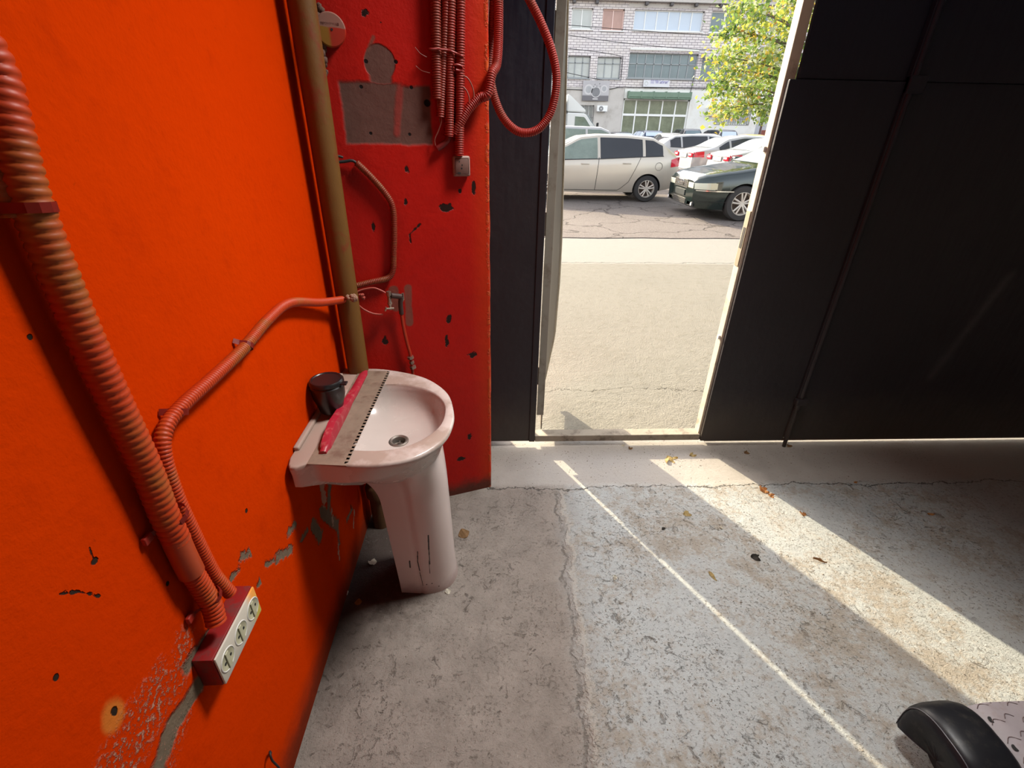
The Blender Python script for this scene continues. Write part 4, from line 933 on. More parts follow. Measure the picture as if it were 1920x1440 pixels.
leaf(1745, 965, .030, .006, -.2, 3, 'orange dry leaf in the dark area right of the sunny strip', 1)
leaf(1476, 838, .030, .007, .5, 1, 'brown dry leaf on the floor under the gate seam', 2)
leaf(1395, 850, .030, .006, .2, 1, 'brown dry leaf on the floor in front of the wicket jamb', 2)
leaf(1180, 843, .024, .006, .9, 1, 'brown crumb of leaf just inside the threshold bar', 2)
leaf(1168, 836, .018, .005, .1, 4, 'white crumb touching the threshold bar', 1, name='paint_flake', cat='flake')
leaf(1604, 905, .020, .006, .1, 3, 'small orange leaf alone in the dark beneath the big gate panel', 1)
leaf(840, 1110, .022, .010, .4, 4, 'pale chip on the floor against the foot of the pedestal', 1, name='plaster_chip', cat='chip')
leaf(640, 1120, .030, .009, 1.2, 4, 'pale plaster chip at the foot of the orange wall', 2, name='plaster_chip', cat='chip')
leaf(672, 1130, .026, .012, .2, 3, 'reddish plaster chip on the dirty floor left of the pedestal', 1, name='plaster_chip', cat='chip')
leaf(700, 1060, .030, .010, 2.0, 4, 'pale plaster chip behind the pedestal near the waste pipe', 2, name='plaster_chip', cat='chip')
leaf(870, 1002, .050, .022, .5, 1, 'flat grey brown scale of screed right of the pedestal', 1, name='plaster_chip', cat='chip')
bm = B(); rr = random.Random(5)      # grit and crumbs: nobody could count them
for _ in range(2600):
    x = rr.uniform(-.5, 2.4); y = rr.uniform(.55, 2.2) if rr.random() < .75 else rr.uniform(1.90, 2.06); s = rr.uniform(.0007, .0026) * (1.5 if rr.random() < .05 else 1)
    if y < .6 and x > 1: continue
    vs = [bm.verts.new((x + s * rr.uniform(.6, 1.6) * cos(a), y + s * rr.uniform(.6, 1.4) * sin(a), 0)) for a in (0, 1.6, 3.2, 4.7)]; tp = bm.verts.new((x, y, s * rr.uniform(.7, 1.2)))
    for k in range(4): bm.faces.new((vs[k], vs[(k + 1) % 4], tp))
tag(obj('grit', bm, simple('grit', (.22, .19, .15), .9, var=.5, sc=300)), 'scattered grit and crumbs over the garage floor', 'grit', kind='stuff')
# a little black wire end sticking out at the foot of the orange wall
mesh_thing('wire_end', tube(B(), [onw(508, 1412, .0), onw(506, 1410, .012), onw(510, 1425, .018), onw(522, 1438, .014), onw(530, 1450, .004)], .0026, 8, .005), M_dark, 'short black wire end sticking out of the orange wall near the floor', 'wire')

# ================================================================== the yard beyond the doorway
YB = 50.0                                     # facade plane
def fb(px, py, off=0.0): return ony(px, py, YB - off)
def mat_brick():
    t = NT('white_brick', .9, spec=.2); o = t.xyz(); cm = t.new('ShaderNodeCombineXYZ'); t.put(cm.inputs[0], o[0]); t.put(cm.inputs[1], o[2])
    b = t.new('ShaderNodeTexBrick'); t.put(b.inputs['Vector'], cm.outputs[0]); b.inputs['Scale'].default_value = 1.0
    b.inputs['Brick Width'].default_value = .52; b.inputs['Row Height'].default_value = .19; b.inputs['Mortar Size'].default_value = .020; b.inputs['Mortar Smooth'].default_value = .2
    b.inputs['Color1'].default_value = (.84, .78, .77, 1); b.inputs['Color2'].default_value = (.74, .68, .68, 1); b.inputs['Mortar'].default_value = (.30, .26, .28, 1)
    c = t.mix(t.ss(t.noise(.5, 4, .6), .4, .7, 0, .3), b.outputs['Color'], (.74, .65, .55)); t.col(c)
    t.bump(t.M('SUBTRACT', 1.0, b.outputs['Fac']), .015); return t.m
M_brick = mat_brick()
M_band = simple('white_render', (.84, .83, .79), .9, var=.06, sc=1, grime=(.72, .69, .63), gsc=.5)
M_grey2 = simple('grey_render', (.60, .56, .52), .9, var=.1, sc=1, grime=(.45, .41, .37), gsc=.7)
M_bwhite = simple('window_white', (.88, .88, .86), .4); M_pink = simple('window_pink', (.85, .62, .56), .5); M_sgrey = simple('grey_window_bar', (.34, .36, .37), .5)
def glass(name, c, r=.06, spec=.5, var=.3, sc=.8):
    t = NT(name, r, spec=spec); o = t.obj(); t.col(t.mix(t.noise(sc, 4, .7, o), tuple(x * (1 - var) for x in c), tuple(min(1, x * (1 + var)) for x in c))); return t.m
G_sky = glass('painted_sky_glass', (.55, .63, .74), var=.06); G_dk = glass('dark_window_glass', (.16, .21, .23)); G_br = glass('brown_window_glass', (.46, .26, .21)); G_gn = glass('shop_glass', (.20, .22, .15), var=.6, sc=1.6); G_cu = glass('curtained_glass', (.50, .52, .50), var=.2)  # pale blue panes have the sky's reflection put into their colour
bd = thing('brick_building', 'three storey pale brick building across the yard with a white rendered ground floor', 'building', (12, YB, 0))
bo = Vector((12, YB, 0))
def bobj(name, bm, m, parent=None, sm=None):
    bm.transform(Matrix.Translation(-bo)); o = obj(name, bm, m, parent or bd, sm); return o
LWIN = []     # (px0, py0, px1, py1, columns, rows split, frame, glass, name, depth)
W = [(1073, 14, 1110, 55, 2, None, M_bwhite, G_cu), (1131, 16, 1168, 58, 2, None, M_pink, G_br), (1190, 17, 1316, 60, 6, None, M_bwhite, G_sky), (1334, 20, 1382, 62, 2, None, M_bwhite, G_dk), (1404, 22, 1442, 63, 2, None, M_bwhite, G_dk),
     (1066, 104, 1105, 147, 3, .30, M_sgrey, G_cu), (1121, 106, 1162, 148, 3, .30, M_sgrey, G_cu), (1180, 98, 1303, 149, 8, .42, M_sgrey, G_dk), (1316, 108, 1362, 150, 2, .25, M_sgrey, G_dk), (1385, 112, 1425, 152, 2, .25, M_sgrey, G_dk), (1010, 14, 1048, 55, 2, None, M_bwhite, G_cu), (1004, 104, 1044, 147, 3, .3, M_sgrey, G_cu)]
holes = []
for (a, b_, c, d, nc, sp, fm_, gm) in W:
    p = fb(a, b_); q = fb(c, d); x0, x1, z1, z0 = p.x, q.x, p.z, q.z
    q2 = fb((a + c) / 2 - (3 if False else 0), d); holes.append((x0 * .5 + fb(a - 3, d).x * .5, x1, z0, z1, nc, sp, fm_, gm))
# wall in rows and columns round the window openings
def wall_with_holes(name, x0, x1, z0, z1, hs, m, y0=YB, th=.35):
    xs = sorted({x0, x1} | {v for h in hs for v in (h[0], h[1])}); zs = sorted({z0, z1} | {v for h in hs for v in (h[2], h[3])}); bm = B()
    V = {}
    def vv(x, y, z):
        k = (round(x, 4), round(y, 4), round(z, 4))
        if k not in V: V[k] = bm.verts.new((x, y, z))
        return V[k]
    for i in range(len(xs) - 1):
        for j in range(len(zs) - 1):
            xm, zm = (xs[i] + xs[i + 1]) / 2, (zs[j] + zs[j + 1]) / 2
            if any(h[0] < xm < h[1] and h[2] < zm < h[3] for h in hs): continue
            bm.faces.new((vv(xs[i], y0, zs[j]), vv(xs[i + 1], y0, zs[j]), vv(xs[i + 1], y0, zs[j + 1]), vv(xs[i], y0, zs[j + 1])))
    for h in hs:
        for (p, q) in (((h[0], h[2]), (h[0], h[3])), ((h[1], h[2]), (h[1], h[3])), ((h[0], h[2]), (h[1], h[2])), ((h[0], h[3]), (h[1], h[3]))):
            bm.faces.new((bm.verts.new((p[0], y0, p[1])), bm.verts.new((q[0], y0, q[1])), bm.verts.new((q[0], y0 + th, q[1])), bm.verts.new((p[0], y0 + th, p[1]))))
    return bobj(name, bm, m)
ZB = fb(1200, 166).z; ZT = fb(1200, 4).z
BX0, BX1 = -14, 46
wall_with_holes('brick_wall', BX0, BX1, ZB, ZT, [h[:4] for h in holes], M_brick)
def window(h, dep=.22, fw=.09):
    x0, x1, z0, z1, nc, sp, fmat, gm = h; y = YB + dep; bm = B()
    f = bm; t = fw
    box(f, (x0, y, z0), (x1, y + .08, z0 + t)); box(f, (x0, y, z1 - t), (x1, y + .08, z1)); box(f, (x0, y, z0), (x0 + t, y + .08, z1)); box(f, (x1 - t, y, z0), (x1, y + .08, z1))
    for k in range(1, nc): xx = x0 + (x1 - x0) * k / nc; box(f, (xx - t * .45, y - .01, z0), (xx + t * .45, y + .07, z1))
    zs = [z0, z1]
    if sp: zz = z1 - (z1 - z0) * sp; box(f, (x0, y - .01, zz - t * .4), (x1, y + .07, zz + t * .4)); zs = [z0, zz, z1]
    w_ = bobj('window', f, fmat)
    for k in range(nc):
        for za, zb_ in zip(zs, zs[1:]):
            g_ = B(); xa, xb = x0 + (x1 - x0) * k / nc, x0 + (x1 - x0) * (k + 1) / nc
            box(g_, (xa + .02, y + .05, za + .02), (xb - .02, y + .06, zb_ - .02)); g_.transform(Matrix.Translation(-bo)); obj('pane', g_, gm, w_)
    return w_
for h in holes: window(h)
bm = B(); box(bm, (BX0, YB + .5, 0), (BX1, YB + 9, ZT)); bobj('core', bm, M_grey2)
# curtains etc. are left to the panes; window sills and lintels
for h in holes:
    bm = B(); box(bm, (h[0] - .1, YB - .12, h[2] - .08), (h[1] + .1, YB + .2, h[2])); bobj('sill', bm, M_bwhite if h[6] is not M_sgrey else M_sgrey)
p, q = fb(1182, 89), fb(1310, 98); bm = B(); box(bm, (p.x, YB - .10, q.z + .05), (q.x, YB - .001, p.z)); bobj('lintel', bm, M_band)
p, q = fb(1180, 6), fb(1328, 17); bm = B(); box(bm, (p.x, YB - .03, q.z), (q.x, YB - .001, p.z)); bobj('render_panel', bm, M_grey2)
bm = B(); box(bm, (BX0, YB - .45, ZT), (BX1, YB + 9, ZT + .25)); bobj('eaves', bm, M_grey2)
for px in (1076, 1119, 1212, 1259, 1305, 1352, 1396): 
    p = fb(px, 3); bm = B(); box(bm, (p.x - .12, YB - .40, ZT - .22), (p.x + .12, YB - .001, ZT - .001)); bobj('eaves_bracket', bm, simple('bracket_dark', (.12, .11, .11), .8) if px == 1076 else bpy.data.materials['bracket_dark'])
bm = B(); box(bm, (BX0 - .2, YB - .5, ZT + .25), (BX1 + .2, YB + 9.2, ZT + .5)); bobj('roof', bm, simple('roof_grey', (.30, .31, .32), .8))
# ground floor
XG = fb(1168, 200).x; XR = fb(1292, 200).x; ZS = fb(1200, 185).z
ghs = [(XG, XR, 0.05, ZS), ]
bwL = (fb(1088, 197).x, fb(1114, 197).x, fb(1100, 232).z, fb(1100, 197).z); bwR = (fb(1345, 201).x, fb(1410, 201).x, fb(1375, 234).z, fb(1375, 201).z)
dr_ = (fb(1425, 200).x, fb(1452, 200).x, .02, fb(1437, 198).z)
wall_with_holes('rendered_wall', fb(1170, 200).x - .02, BX1, 0, ZB - .02, [(XG + .001, XR, .05, ZS), bwR, dr_], M_band, YB - .04)
wall_with_holes('grey_rendered_wall', BX0, XG - .02, 0, ZB - .02, [bwL], M_grey2, YB - .04)
sw = window((XG, XR, .06, ZS, 5, None, M_bwhite, G_gn), .12, .13)
zc = fb(1230, 216).z; bm = B(); box(bm, (XG, YB + .09, zc - .09), (XR, YB + .2, zc + .09)); bobj('transom_bar', bm, M_bwhite)
for hh, nb in ((bwL, 9), (bwR, 15)):
    window((*hh, 3, None, M_bwhite, G_cu), .2, .07)
    bm = B()
    for k in range(nb + 1): xx = hh[0] + (hh[1] - hh[0]) * k / nb; cyl(bm, (xx, YB - .08, hh[2] - .02), (xx, YB - .08, hh[3]), .022, n=6)
    for zz in (hh[2], hh[3] - .1, (hh[2] * 2 + hh[3]) / 3): cyl(bm, (hh[0], YB - .08, zz), (hh[1], YB - .08, zz), .022, n=6)
    tag(bobj('window_bars', bm, simple('bar_grey', (.20, .19, .18), .6) if 'bar_grey' not in bpy.data.materials else bpy.data.materials['bar_grey']), kind='stuff')
bm = B(); box(bm, (dr_[0] + .02, YB + .02, .04), (dr_[1] - .02, YB + .12, dr_[3] - .5), .02); bobj('door', bm, simple('pale_steel_door', (.46, .47, .50), .5))
bm = B(); box(bm, (dr_[0] + .1, YB - .02, dr_[3] - .45), (dr_[1] - .1, YB + .12, dr_[3] - .05)); bobj('vent_grille', bm, simple('vent_dark', (.16, .17, .19), .6))
# green roller box over the shop front
p, q = fb(1176, 172), fb(1292, 185); aw = thing('roller_awning', 'green roller box above the shop window of the building', 'awning', (p.x, YB - .3, q.z))
M_green = simple('green_paint', (.17, .25, .18), .5, var=.2, sc=2)
bm = B(); box(bm, (0, -.25, 0), (q.x - p.x, .25, p.z - q.z), .06, 2); obj('box', bm, M_green, aw)
for k in range(6): xx = (q.x - p.x) * (k + .02) / 5.1; bm = B(); box(bm, (xx, -.27, -.06), (xx + .10, .25, p.z - q.z + .05), .01); obj('bracket', bm, M_green, aw)
bm = B(); cyl(bm, (0, -.16, -.06), (q.x - p.x, -.16, -.06), .07, n=12); obj('roller', bm, M_green, aw, 40)
# signs, coolers, dish
p, q = fb(1206, 150), fb(1253, 164); sg = thing('name_board', 'white name board with small purple lettering under the second floor windows', 'sign', ((p.x + q.x) / 2, YB - .19, (p.z + q.z) / 2))
w2, h2 = (q.x - p.x) / 2, (p.z - q.z) / 2
bm = B(); box(bm, (-w2, -.04, -h2), (w2, .04, h2)); obj('board', bm, simple('board_white', (.74, .73, .76), .4), sg)
M_pur = simple('purple_print', (.13, .10, .42), .5)
text('lettering', 'ООО "УМК Снабжение"', .36, M_pur, Matrix.Translation((w2 * .22, -.045, h2 * .42)) @ TXT_NY, sg, .002, fit=w2 * 1.38)
bm = B(); torus(bm, (-w2 * .78, -.043, 0), .14, .022, 'Y', 20, 5); obj('emblem', bm, simple('pale_emblem', (.60, .63, .60), .5), sg)
p, q = fb(1093, 151), fb(1139, 190); pn = thing('banner_board', 'faded grey picture board with three round gauges beside the shop front', 'sign', ((p.x + q.x) / 2, YB - .19, (p.z + q.z) / 2))
w2, h2 = (q.x - p.x) / 2, (p.z - q.z) / 2
tb = NT('faded_print', .6); oz = tb.xyz(tb.obj())[2]; tb.col(tb.mix(tb.ss(oz, -h2 * .55, -h2 * .35), (.17, .16, .17), tb.mix(tb.noise(1.5, 3, .5, tb.obj()), (.44, .42, .43), (.56, .54, .55))))
bm = B(); box(bm, (-w2, -.03, -h2), (w2, .03, h2)); obj('board', bm, tb.m, pn)
M_p1 = simple('print_white', (.62, .60, .60), .6); M_p2 = simple('print_grey', (.22, .22, .23), .6, var=.3, sc=3); M_p3 = simple('print_mid', (.42, .42, .43), .6, var=.2, sc=3)
for (cx_, cz_, r, rr_, m1) in ((-.55, .12, .36, .24, M_p3), (.02, -.12, .38, .32, M_p2), (.62, .22, .26, .17, M_p3)):
    cc = (cx_ * w2, -.033, cz_ * h2); k_ = w2 * .95
    bm = B(); cyl(bm, (cc[0], -.030, cc[2]), (cc[0], -.036, cc[2]), r * k_, n=30); obj('gauge_ring', bm, M_p1, pn)
    bm = B(); cyl(bm, (cc[0], -.036, cc[2]), (cc[0], -.042, cc[2]), rr_ * k_, n=30); obj('gauge_face', bm, m1, pn)
for (cx_, cz_, r) in ((-.1, .62, .05), (.05, .45, .05), (.25, .7, .05), (-.2, .42, .04), (.3, .45, .04)): bm = B(); cyl(bm, (cx_ * w2, -.03, cz_ * h2), (cx_ * w2, -.038, cz_ * h2), r, n=12); obj('print_spot', bm, M_p2, pn)
bm = B(); box(bm, (-.24, -.036, -h2 * .86), (.24, -.03, -h2 * .74)); obj('print_strip', bm, M_p1, pn)
def cooler(px0, py0, px1, py1, lab):
    p, q = fb(px0, py0), fb(px1, py1); ww, hh = q.x - p.x, p.z - q.z; t_ = thing('air_conditioner', lab, 'air conditioner', (p.x, YB - .13, q.z), group='outdoor air conditioner units')
    bm = B(); box(bm, (0, -.42, .06), (ww, -.08, hh), .03); obj('casing', bm, M_bwhite, t_)
    bm = B(); cyl(bm, (ww * .38, -.43, hh * .53), (ww * .38, -.405, hh * .53), hh * .38, n=24); f_ = obj('fan_grille', bm, simple('fan_grey', (.25, .25, .25), .6), t_)
    bm = B(); cyl(bm, (ww * .38, -.44, hh * .53), (ww * .38, -.41, hh * .53), hh * .10, n=14); obj('fan_hub', bm, M_bwhite, f_)
    for x in (.2, .8): bm = B(); box(bm, (ww * x - .03, -.45, 0), (ww * x + .03, 0.01, .06)); obj('bracket', bm, M_sgrey, t_)
cooler(1118, 198, 1136, 211, 'white air conditioner unit beneath the picture board, left on the facade'); cooler(1326, 200, 1343, 219, 'white air conditioner unit beside the right barred window, by the tree')
p = fb(1318, 108); t_ = thing('satellite_dish', 'small grey satellite dish between the second floor windows', 'dish', (p.x, YB - .04, p.z))
bm = B(); lathe(bm, [(.0, 0), (.2, .03), (.38, .11), (.385, .12), (.2, .045), (.0, .015)], 20); bm.transform(Matrix.Translation((0, -.25, 0)) @ Matrix.Rotation(radians(60), 4, 'Z') @ Matrix.Rotation(radians(70), 4, 'X')); obj('reflector', bm, M_sgrey, t_, 60)
bm = B(); cyl(bm, (0, 0, -.3), (0, -.25, -.05), .03, n=8); obj('arm', bm, M_sgrey, t_)
# cables over the facade and yard
for i_, (pts, yy, lab) in enumerate([([(1030, 44), (1180, 56), (1330, 66), (1500, 72)], 44, 'topmost cable strung in front of the upper windows'), ([(1030, 60), (1150, 78), (1300, 92), (1480, 100)], 44, 'cable strung across the brickwork between the upper floors'),
                              ([(960, 80), (1110, 96), (1170, 106)], 44, 'short sagging cable reaching the pipe left of the wide window'), ([(1030, 128), (1080, 140), (1130, 150)], 44, 'lowest thin cable crossing the left second floor windows')]):
    mesh_thing('cable', tube(B(), [ony(a, b_, yy) for a, b_ in pts[:-1]] + [fb(pts[-1][0], pts[-1][1], .02)], .022, 6, 1.0), M_dark, lab, 'cable')
for i_, (pts, lab) in enumerate([([(1050, 174), (1056, 168), (1080, 168), (1094, 169), (1139, 168), (1163, 163), (1200, 164), (1340, 165), (1460, 168)], 'black cable running along the top of the ground floor render'), ([(1168, 105), (1166, 130), (1163, 163)], 'black cable running down the brickwork beside the wide window'), ([(1300, 148), (1297, 165), (1293, 178), (1288, 183)], 'black cable dropping from the wide window to the green box')]):
    mesh_thing('cable', tube(B(), [fb(a, b_, .10) for a, b_ in pts], .028, 6, .6), M_dark, lab, 'cable')
bm = B(); p = fb(1408, 243); box(bm, (p.x, 44, -.04), (p.x + 5, 48, fb(1408, 243).z * .95 + .05), .03)
t_ = tag(obj('red_kiosk', bm, simple('red_brown_steel', (.34, .10, .07), .6)), 'low red brown steel container under the tree at the right', 'container')
p = ony(1432, 215, 46); mesh_thing('post', cyl(B(), (p.x, 46, 0), (p.x + .05, 46, 4.2), .09, n=10), simple('post_brown', (.12, .07, .06), .7), 'thin dark post in front of the pale steel door', 'post')

# ------------------------------------------------------------------ parked cars
def lerp(a, b, t): return a + (b - a) * t
def interp(P, x):
    if x <= P[0][0]: return P[0][1]
    for (x0, y0), (x1, y1) in zip(P, P[1:]):
        if x <= x1:
            t = (x - x0) / (x1 - x0); t = t * t * (3 - 2 * t) * .35 + t * .65; return lerp(y0, y1, t)
    return P[-1][1]
M_tyre = simple('tyre_rubber', (.035, .033, .032), .85); M_blk = simple('black_trim', (.012, .012, .013), .5)
M_rim = simple('alloy_rim', (.62, .57, .50), .4, metal=.3); M_chrome = simple('chrome_trim', (.62, .60, .56), .2, metal=.9)
G_car = glass('tinted_car_glass', (.022, .024, .028), .05, .6); G_clear = glass('light_car_glass', (.16, .20, .17), .05, .6, .5, 3); G_wind = glass('painted_sun_windscreen', (.34, .38, .38), .08, .6, .15, 2)  # windscreens are paler, with sun glare put into the glass colour
M_redl = glass('red_lamp', (.55, .012, .03), .1, .6, .1); M_head = glass('headlamp', (.50, .50, .40), .1, .6, .15); M_wl = simple('lamp_white', (.70, .68, .66), .3); M_plate = simple('plate_white', (.62, .62, .60), .5)
def paint(name, c, r=.22, metal=.25):
    t = NT(name, r, metal, .5); t.col(t.mix(t.noise(1.5, 3, .5, t.obj()), tuple(x * .94 for x in c), tuple(min(1, x * 1.05) for x in c))); t.b.inputs['Coat Weight'].default_value = .6; t.b.inputs['Coat Roughness'].default_value = .06; return t.m
class Car:
    def __init__(s, name, label, cat, L, Wd, top, belt, bottom, wheels, r, body, tumble=.5, group=None, endw=.80):
        s.L, s.W, s.top, s.belt, s.bot, s.wh, s.r, s.tum, s.endw = L, Wd / 2, top, belt, bottom, wheels, r, tumble, endw
        s.root = thing(name, label, cat, (0, 0, 0), 0, group); s.body_mat = body
    def hw(s, x):
        d = s.L / 2 - abs(x); k = max(0, 1 - d / .55); k2 = max(0, 1 - d / 1.6)
        return s.W * (1 - .035 * k2 ** 2 - (1 - s.endw - .03) * k ** 2.6)
    def sec(s, x):
        w_ = s.hw(x); z0 = interp(s.bot, x); zb = interp(s.belt, x); zt = max(interp(s.top, x), zb + .004); g = zt - zb; h = zb - z0
        yb = w_ * .945; yr = max(yb - s.tum * g - .02, .3); c = min(.055, g * .35)
        P = [(0, z0), (.7 * w_, z0), (.93 * w_, z0 + .015), (.975 * w_, z0 + .16 * h), (.995 * w_, z0 + .38 * h), (w_, z0 + .55 * h), (.995 * w_, z0 + .70 * h), (.985 * w_, z0 + .84 * h), (.968 * w_, z0 + .94 * h), (yb, zb)]
        for t in (.2, .4, .6, .8): P.append((lerp(yb, yr, t) + .015 * sin(pi * t), lerp(zb, zt - c, t)))
        P += [(yr, zt - c), (yr * .97, zt - c * .55), (yr * .88, zt - c * .22), (yr * .6, zt - c * .06), (yr * .3, zt - .002), (0, zt)]
        return P
    def side(s, x, z):
        P = s.sec(x)
        for (y0, z0), (y1, z1) in zip(P[2:], P[3:]):
            if z0 <= z <= z1 and z1 > z0: return lerp(y0, y1, (z - z0) / (z1 - z0))
        return P[9][0] if z > P[9][1] else P[2][0]
    def build(s):
        bm = B(); n = 110; rows = []; xs = [-s.L / 2 + s.L * (i / n) for i in range(n + 1)]
        xs = [-s.L / 2 + s.L * (.5 - .5 * cos(pi * (i / n)) * .35 - .5 * .65 * (1 - 2 * i / n)) for i in range(n + 1)]
        for x in xs:
            P = s.sec(x); ring_ = [(y, z) for y, z in P] + [(-y, z) for y, z in P[-2:0:-1]]; rows.append([bm.verts.new((x, y, z)) for y, z in ring_])
        m_ = len(rows[0])
        for a, b_ in zip(rows, rows[1:]):
            for k in range(m_): bm.faces.new((a[k], a[(k + 1) % m_], b_[(k + 1) % m_], b_[k]))
        bm.faces.new(rows[0][::-1]); bm.faces.new(rows[-1])
        bmesh.ops.triangulate(bm, faces=[f for f in bm.faces if len(f.verts) > 4])
        ob = obj('body', bm, [s.body_mat, M_blk], s.root, 32)
        cb = B()
        for wx in s.wh:
            for sg_ in (-1, 1): cyl(cb, (wx, sg_ * (s.W - .30), s.r), (wx, sg_ * (s.W + .2), s.r), s.r * 1.13, n=40)
        for f in cb.faces: f.material_index = 1
        me = bpy.data.meshes.new('cut'); bmesh.ops.recalc_face_normals(cb, faces=cb.faces); cb.to_mesh(me); cb.free(); me.materials.append(s.body_mat); me.materials.append(M_blk)
        co = bpy.data.objects.new('cut', me); COL.objects.link(co)
        md = ob.modifiers.new('b', 'BOOLEAN'); md.object = co; md.operation = 'DIFFERENCE'; md.solver = 'EXACT'
        bpy.context.view_layer.update(); ev = ob.evaluated_get(bpy.context.evaluated_depsgraph_get()); nm = bpy.data.meshes.new_from_object(ev)
        ob.modifiers.clear(); ob.data = nm; bpy.data.objects.remove(co); s.body = ob
        return s
    def patch(s, name, x0, x1, zlo, zhi, m, off=.006, n=16, rows=4, sides=(-1, 1), parent=None, thick=.004):
        """panel following the flank between two height curves"""
        for sg_ in sides:
            bm = B(); G = []
            for i in range(n + 1):
                x = lerp(x0, x1, i / n); a = zlo(x) if callable(zlo) else zlo; b_ = zhi(x) if callable(zhi) else zhi; b_ = max(b_, a + .002)
                G.append([bm.verts.new((x, sg_ * (s.side(x, lerp(a, b_, j / rows)) + off), lerp(a, b_, j / rows))) for j in range(rows + 1)])
            for a, b_ in zip(G, G[1:]):
                for j in range(rows): bm.faces.new((a[j], a[j + 1], b_[j + 1], b_[j]))
            bmesh.ops.remove_doubles(bm, verts=bm.verts, dist=.0005); obj(name, bm, m, parent or s.root, 60)
    def toppatch(s, name, x0, x1, m, wf=.86, off=.008, n=12, inset=None):
        bm = B(); G = []
        for i in range(n + 1):
            x = lerp(x0, x1, i / n); P = s.sec(x)[14:]; row = []
            yr = P[0][0] * wf
            for k in range(-6, 7):
                y = yr * k / 6; ay = abs(y); z = P[-1][1]
                for (ya, za), (yb_, zb_) in zip(P, P[1:]):
                    if yb_ <= ay <= ya: z = lerp(za, zb_, (ya - ay) / max(1e-6, ya - yb_))
                row.append(bm.verts.new((x, y, z + off)))
            G.append(row)
        for a, b_ in zip(G, G[1:]):
            for j in range(12): bm.faces.new((a[j], a[j + 1], b_[j + 1], b_[j]))
        obj(name, bm, m, s.root, 60)
    def seam(s, pts, sides=(-1, 1), r=.006):
        for sg_ in sides:
            P = []
            for (x0, z0), (x1, z1) in zip(pts, pts[1:]):
                for k in range(8): t = k / 8; x, z = lerp(x0, x1, t), lerp(z0, z1, t); P.append(Vector((x, sg_ * (s.side(x, z) + .001), z)))
            x, z = pts[-1]; P.append(Vector((x, sg_ * (s.side(x, z) + .001), z)))
            obj('door_seam', sweep(B(), P, r, 5), M_blk, s.root)
    def wheels(s, spokes=5, twin=True, width=.20, far=True):
        for wx in s.wh:
            for sg_ in (-1, 1):
                y = sg_ * (s.W - width / 2 - .012); r = s.r
                tw = obj('wheel', lathe(B(), [(r * .66, -width / 2), (r * .93, -width / 2), (r, -width / 2 + .035), (r, width / 2 - .035), (r * .93, width / 2), (r * .66, width / 2)], 44, (wx, y, r), 'Y'), M_tyre, s.root, 40)
                yo = sg_ * width * .40; R = r * .66; bm = B()
                lathe(bm, [(R * 1.02, yo + sg_ * .014), (R * .96, yo + sg_ * .018), (R * .90, yo - sg_ * .005), (R * .88, yo - sg_ * .10)], 44, (wx, y, r), 'Y')
                obj('rim', bm, M_rim, tw, 40)
                bm = B(); cyl(bm, (wx, y - sg_ * .02, r), (wx, y - sg_ * .03, r), R * .95, n=30); obj('brake_disc', bm, simple('brake_brown', (.10, .075, .06), .8) if 'brake_brown' not in bpy.data.materials else bpy.data.materials['brake_brown'], tw)
                bm = B()
                for k in range(spokes):
                    a = 2 * pi * k / spokes + .3
                    for d in ((-.22, .22) if twin else (0,)):
                        a0, a1 = a + d * 1.4, a + d * .9
                        p0 = Vector((wx + R * .16 * cos(a0), y + yo, r + R * .16 * sin(a0))); p1 = Vector((wx + R * .93 * cos(a1), y + yo + sg_ * .006, r + R * .93 * sin(a1)))
                        sweep(bm, [p0, (p0 + p1) / 2 + Vector((0, sg_ * .004, 0)), p1], (lambda i: .017) if twin else (lambda i: .03), 6)
                tag(obj('spokes', bm, M_rim, tw, 40), kind='stuff')
                bm = B(); cyl(bm, (wx, y + yo - sg_ * .03, r), (wx, y + yo + sg_ * .012, r), R * .2, n=18); obj('hub_cap', bm, M_rim, tw, 40)
    def place(s, x, y, yaw, z=GZ + .013):
        s.root.location = (x, y, z); s.root.rotation_euler = (0, 0, yaw); return s.root
def handle(c, x, z, m):
    for sg_ in (-1, 1):
        y = c.side(x, z); bm = B(); box(bm, (x - .10, sg_ * y - .02, z - .014), (x + .10, sg_ * y + .022, z + .014), .009, 2); obj('door_handle', bm, m, c.root, 40)

def greenhouse(c, xa, xb, splits, gm, lo=.03, hi=.085, front_gm=None):
    """side windows between x=xa and xb; splits are pillar positions (x, slope)"""
    zl = lambda x: interp(c.belt, x) + lo
    def zh(x): return max(interp(c.top, x) - hi, zl(x) + .002)
    edges = [xa] + splits + [xb]
    for i, (a, b_) in enumerate(zip(edges, edges[1:])):
        c.patch('side_window', a + .035, b_ - .035, zl, zh, (front_gm if (front_gm and i == len(edges) - 2) else gm), .006, 14, 5)

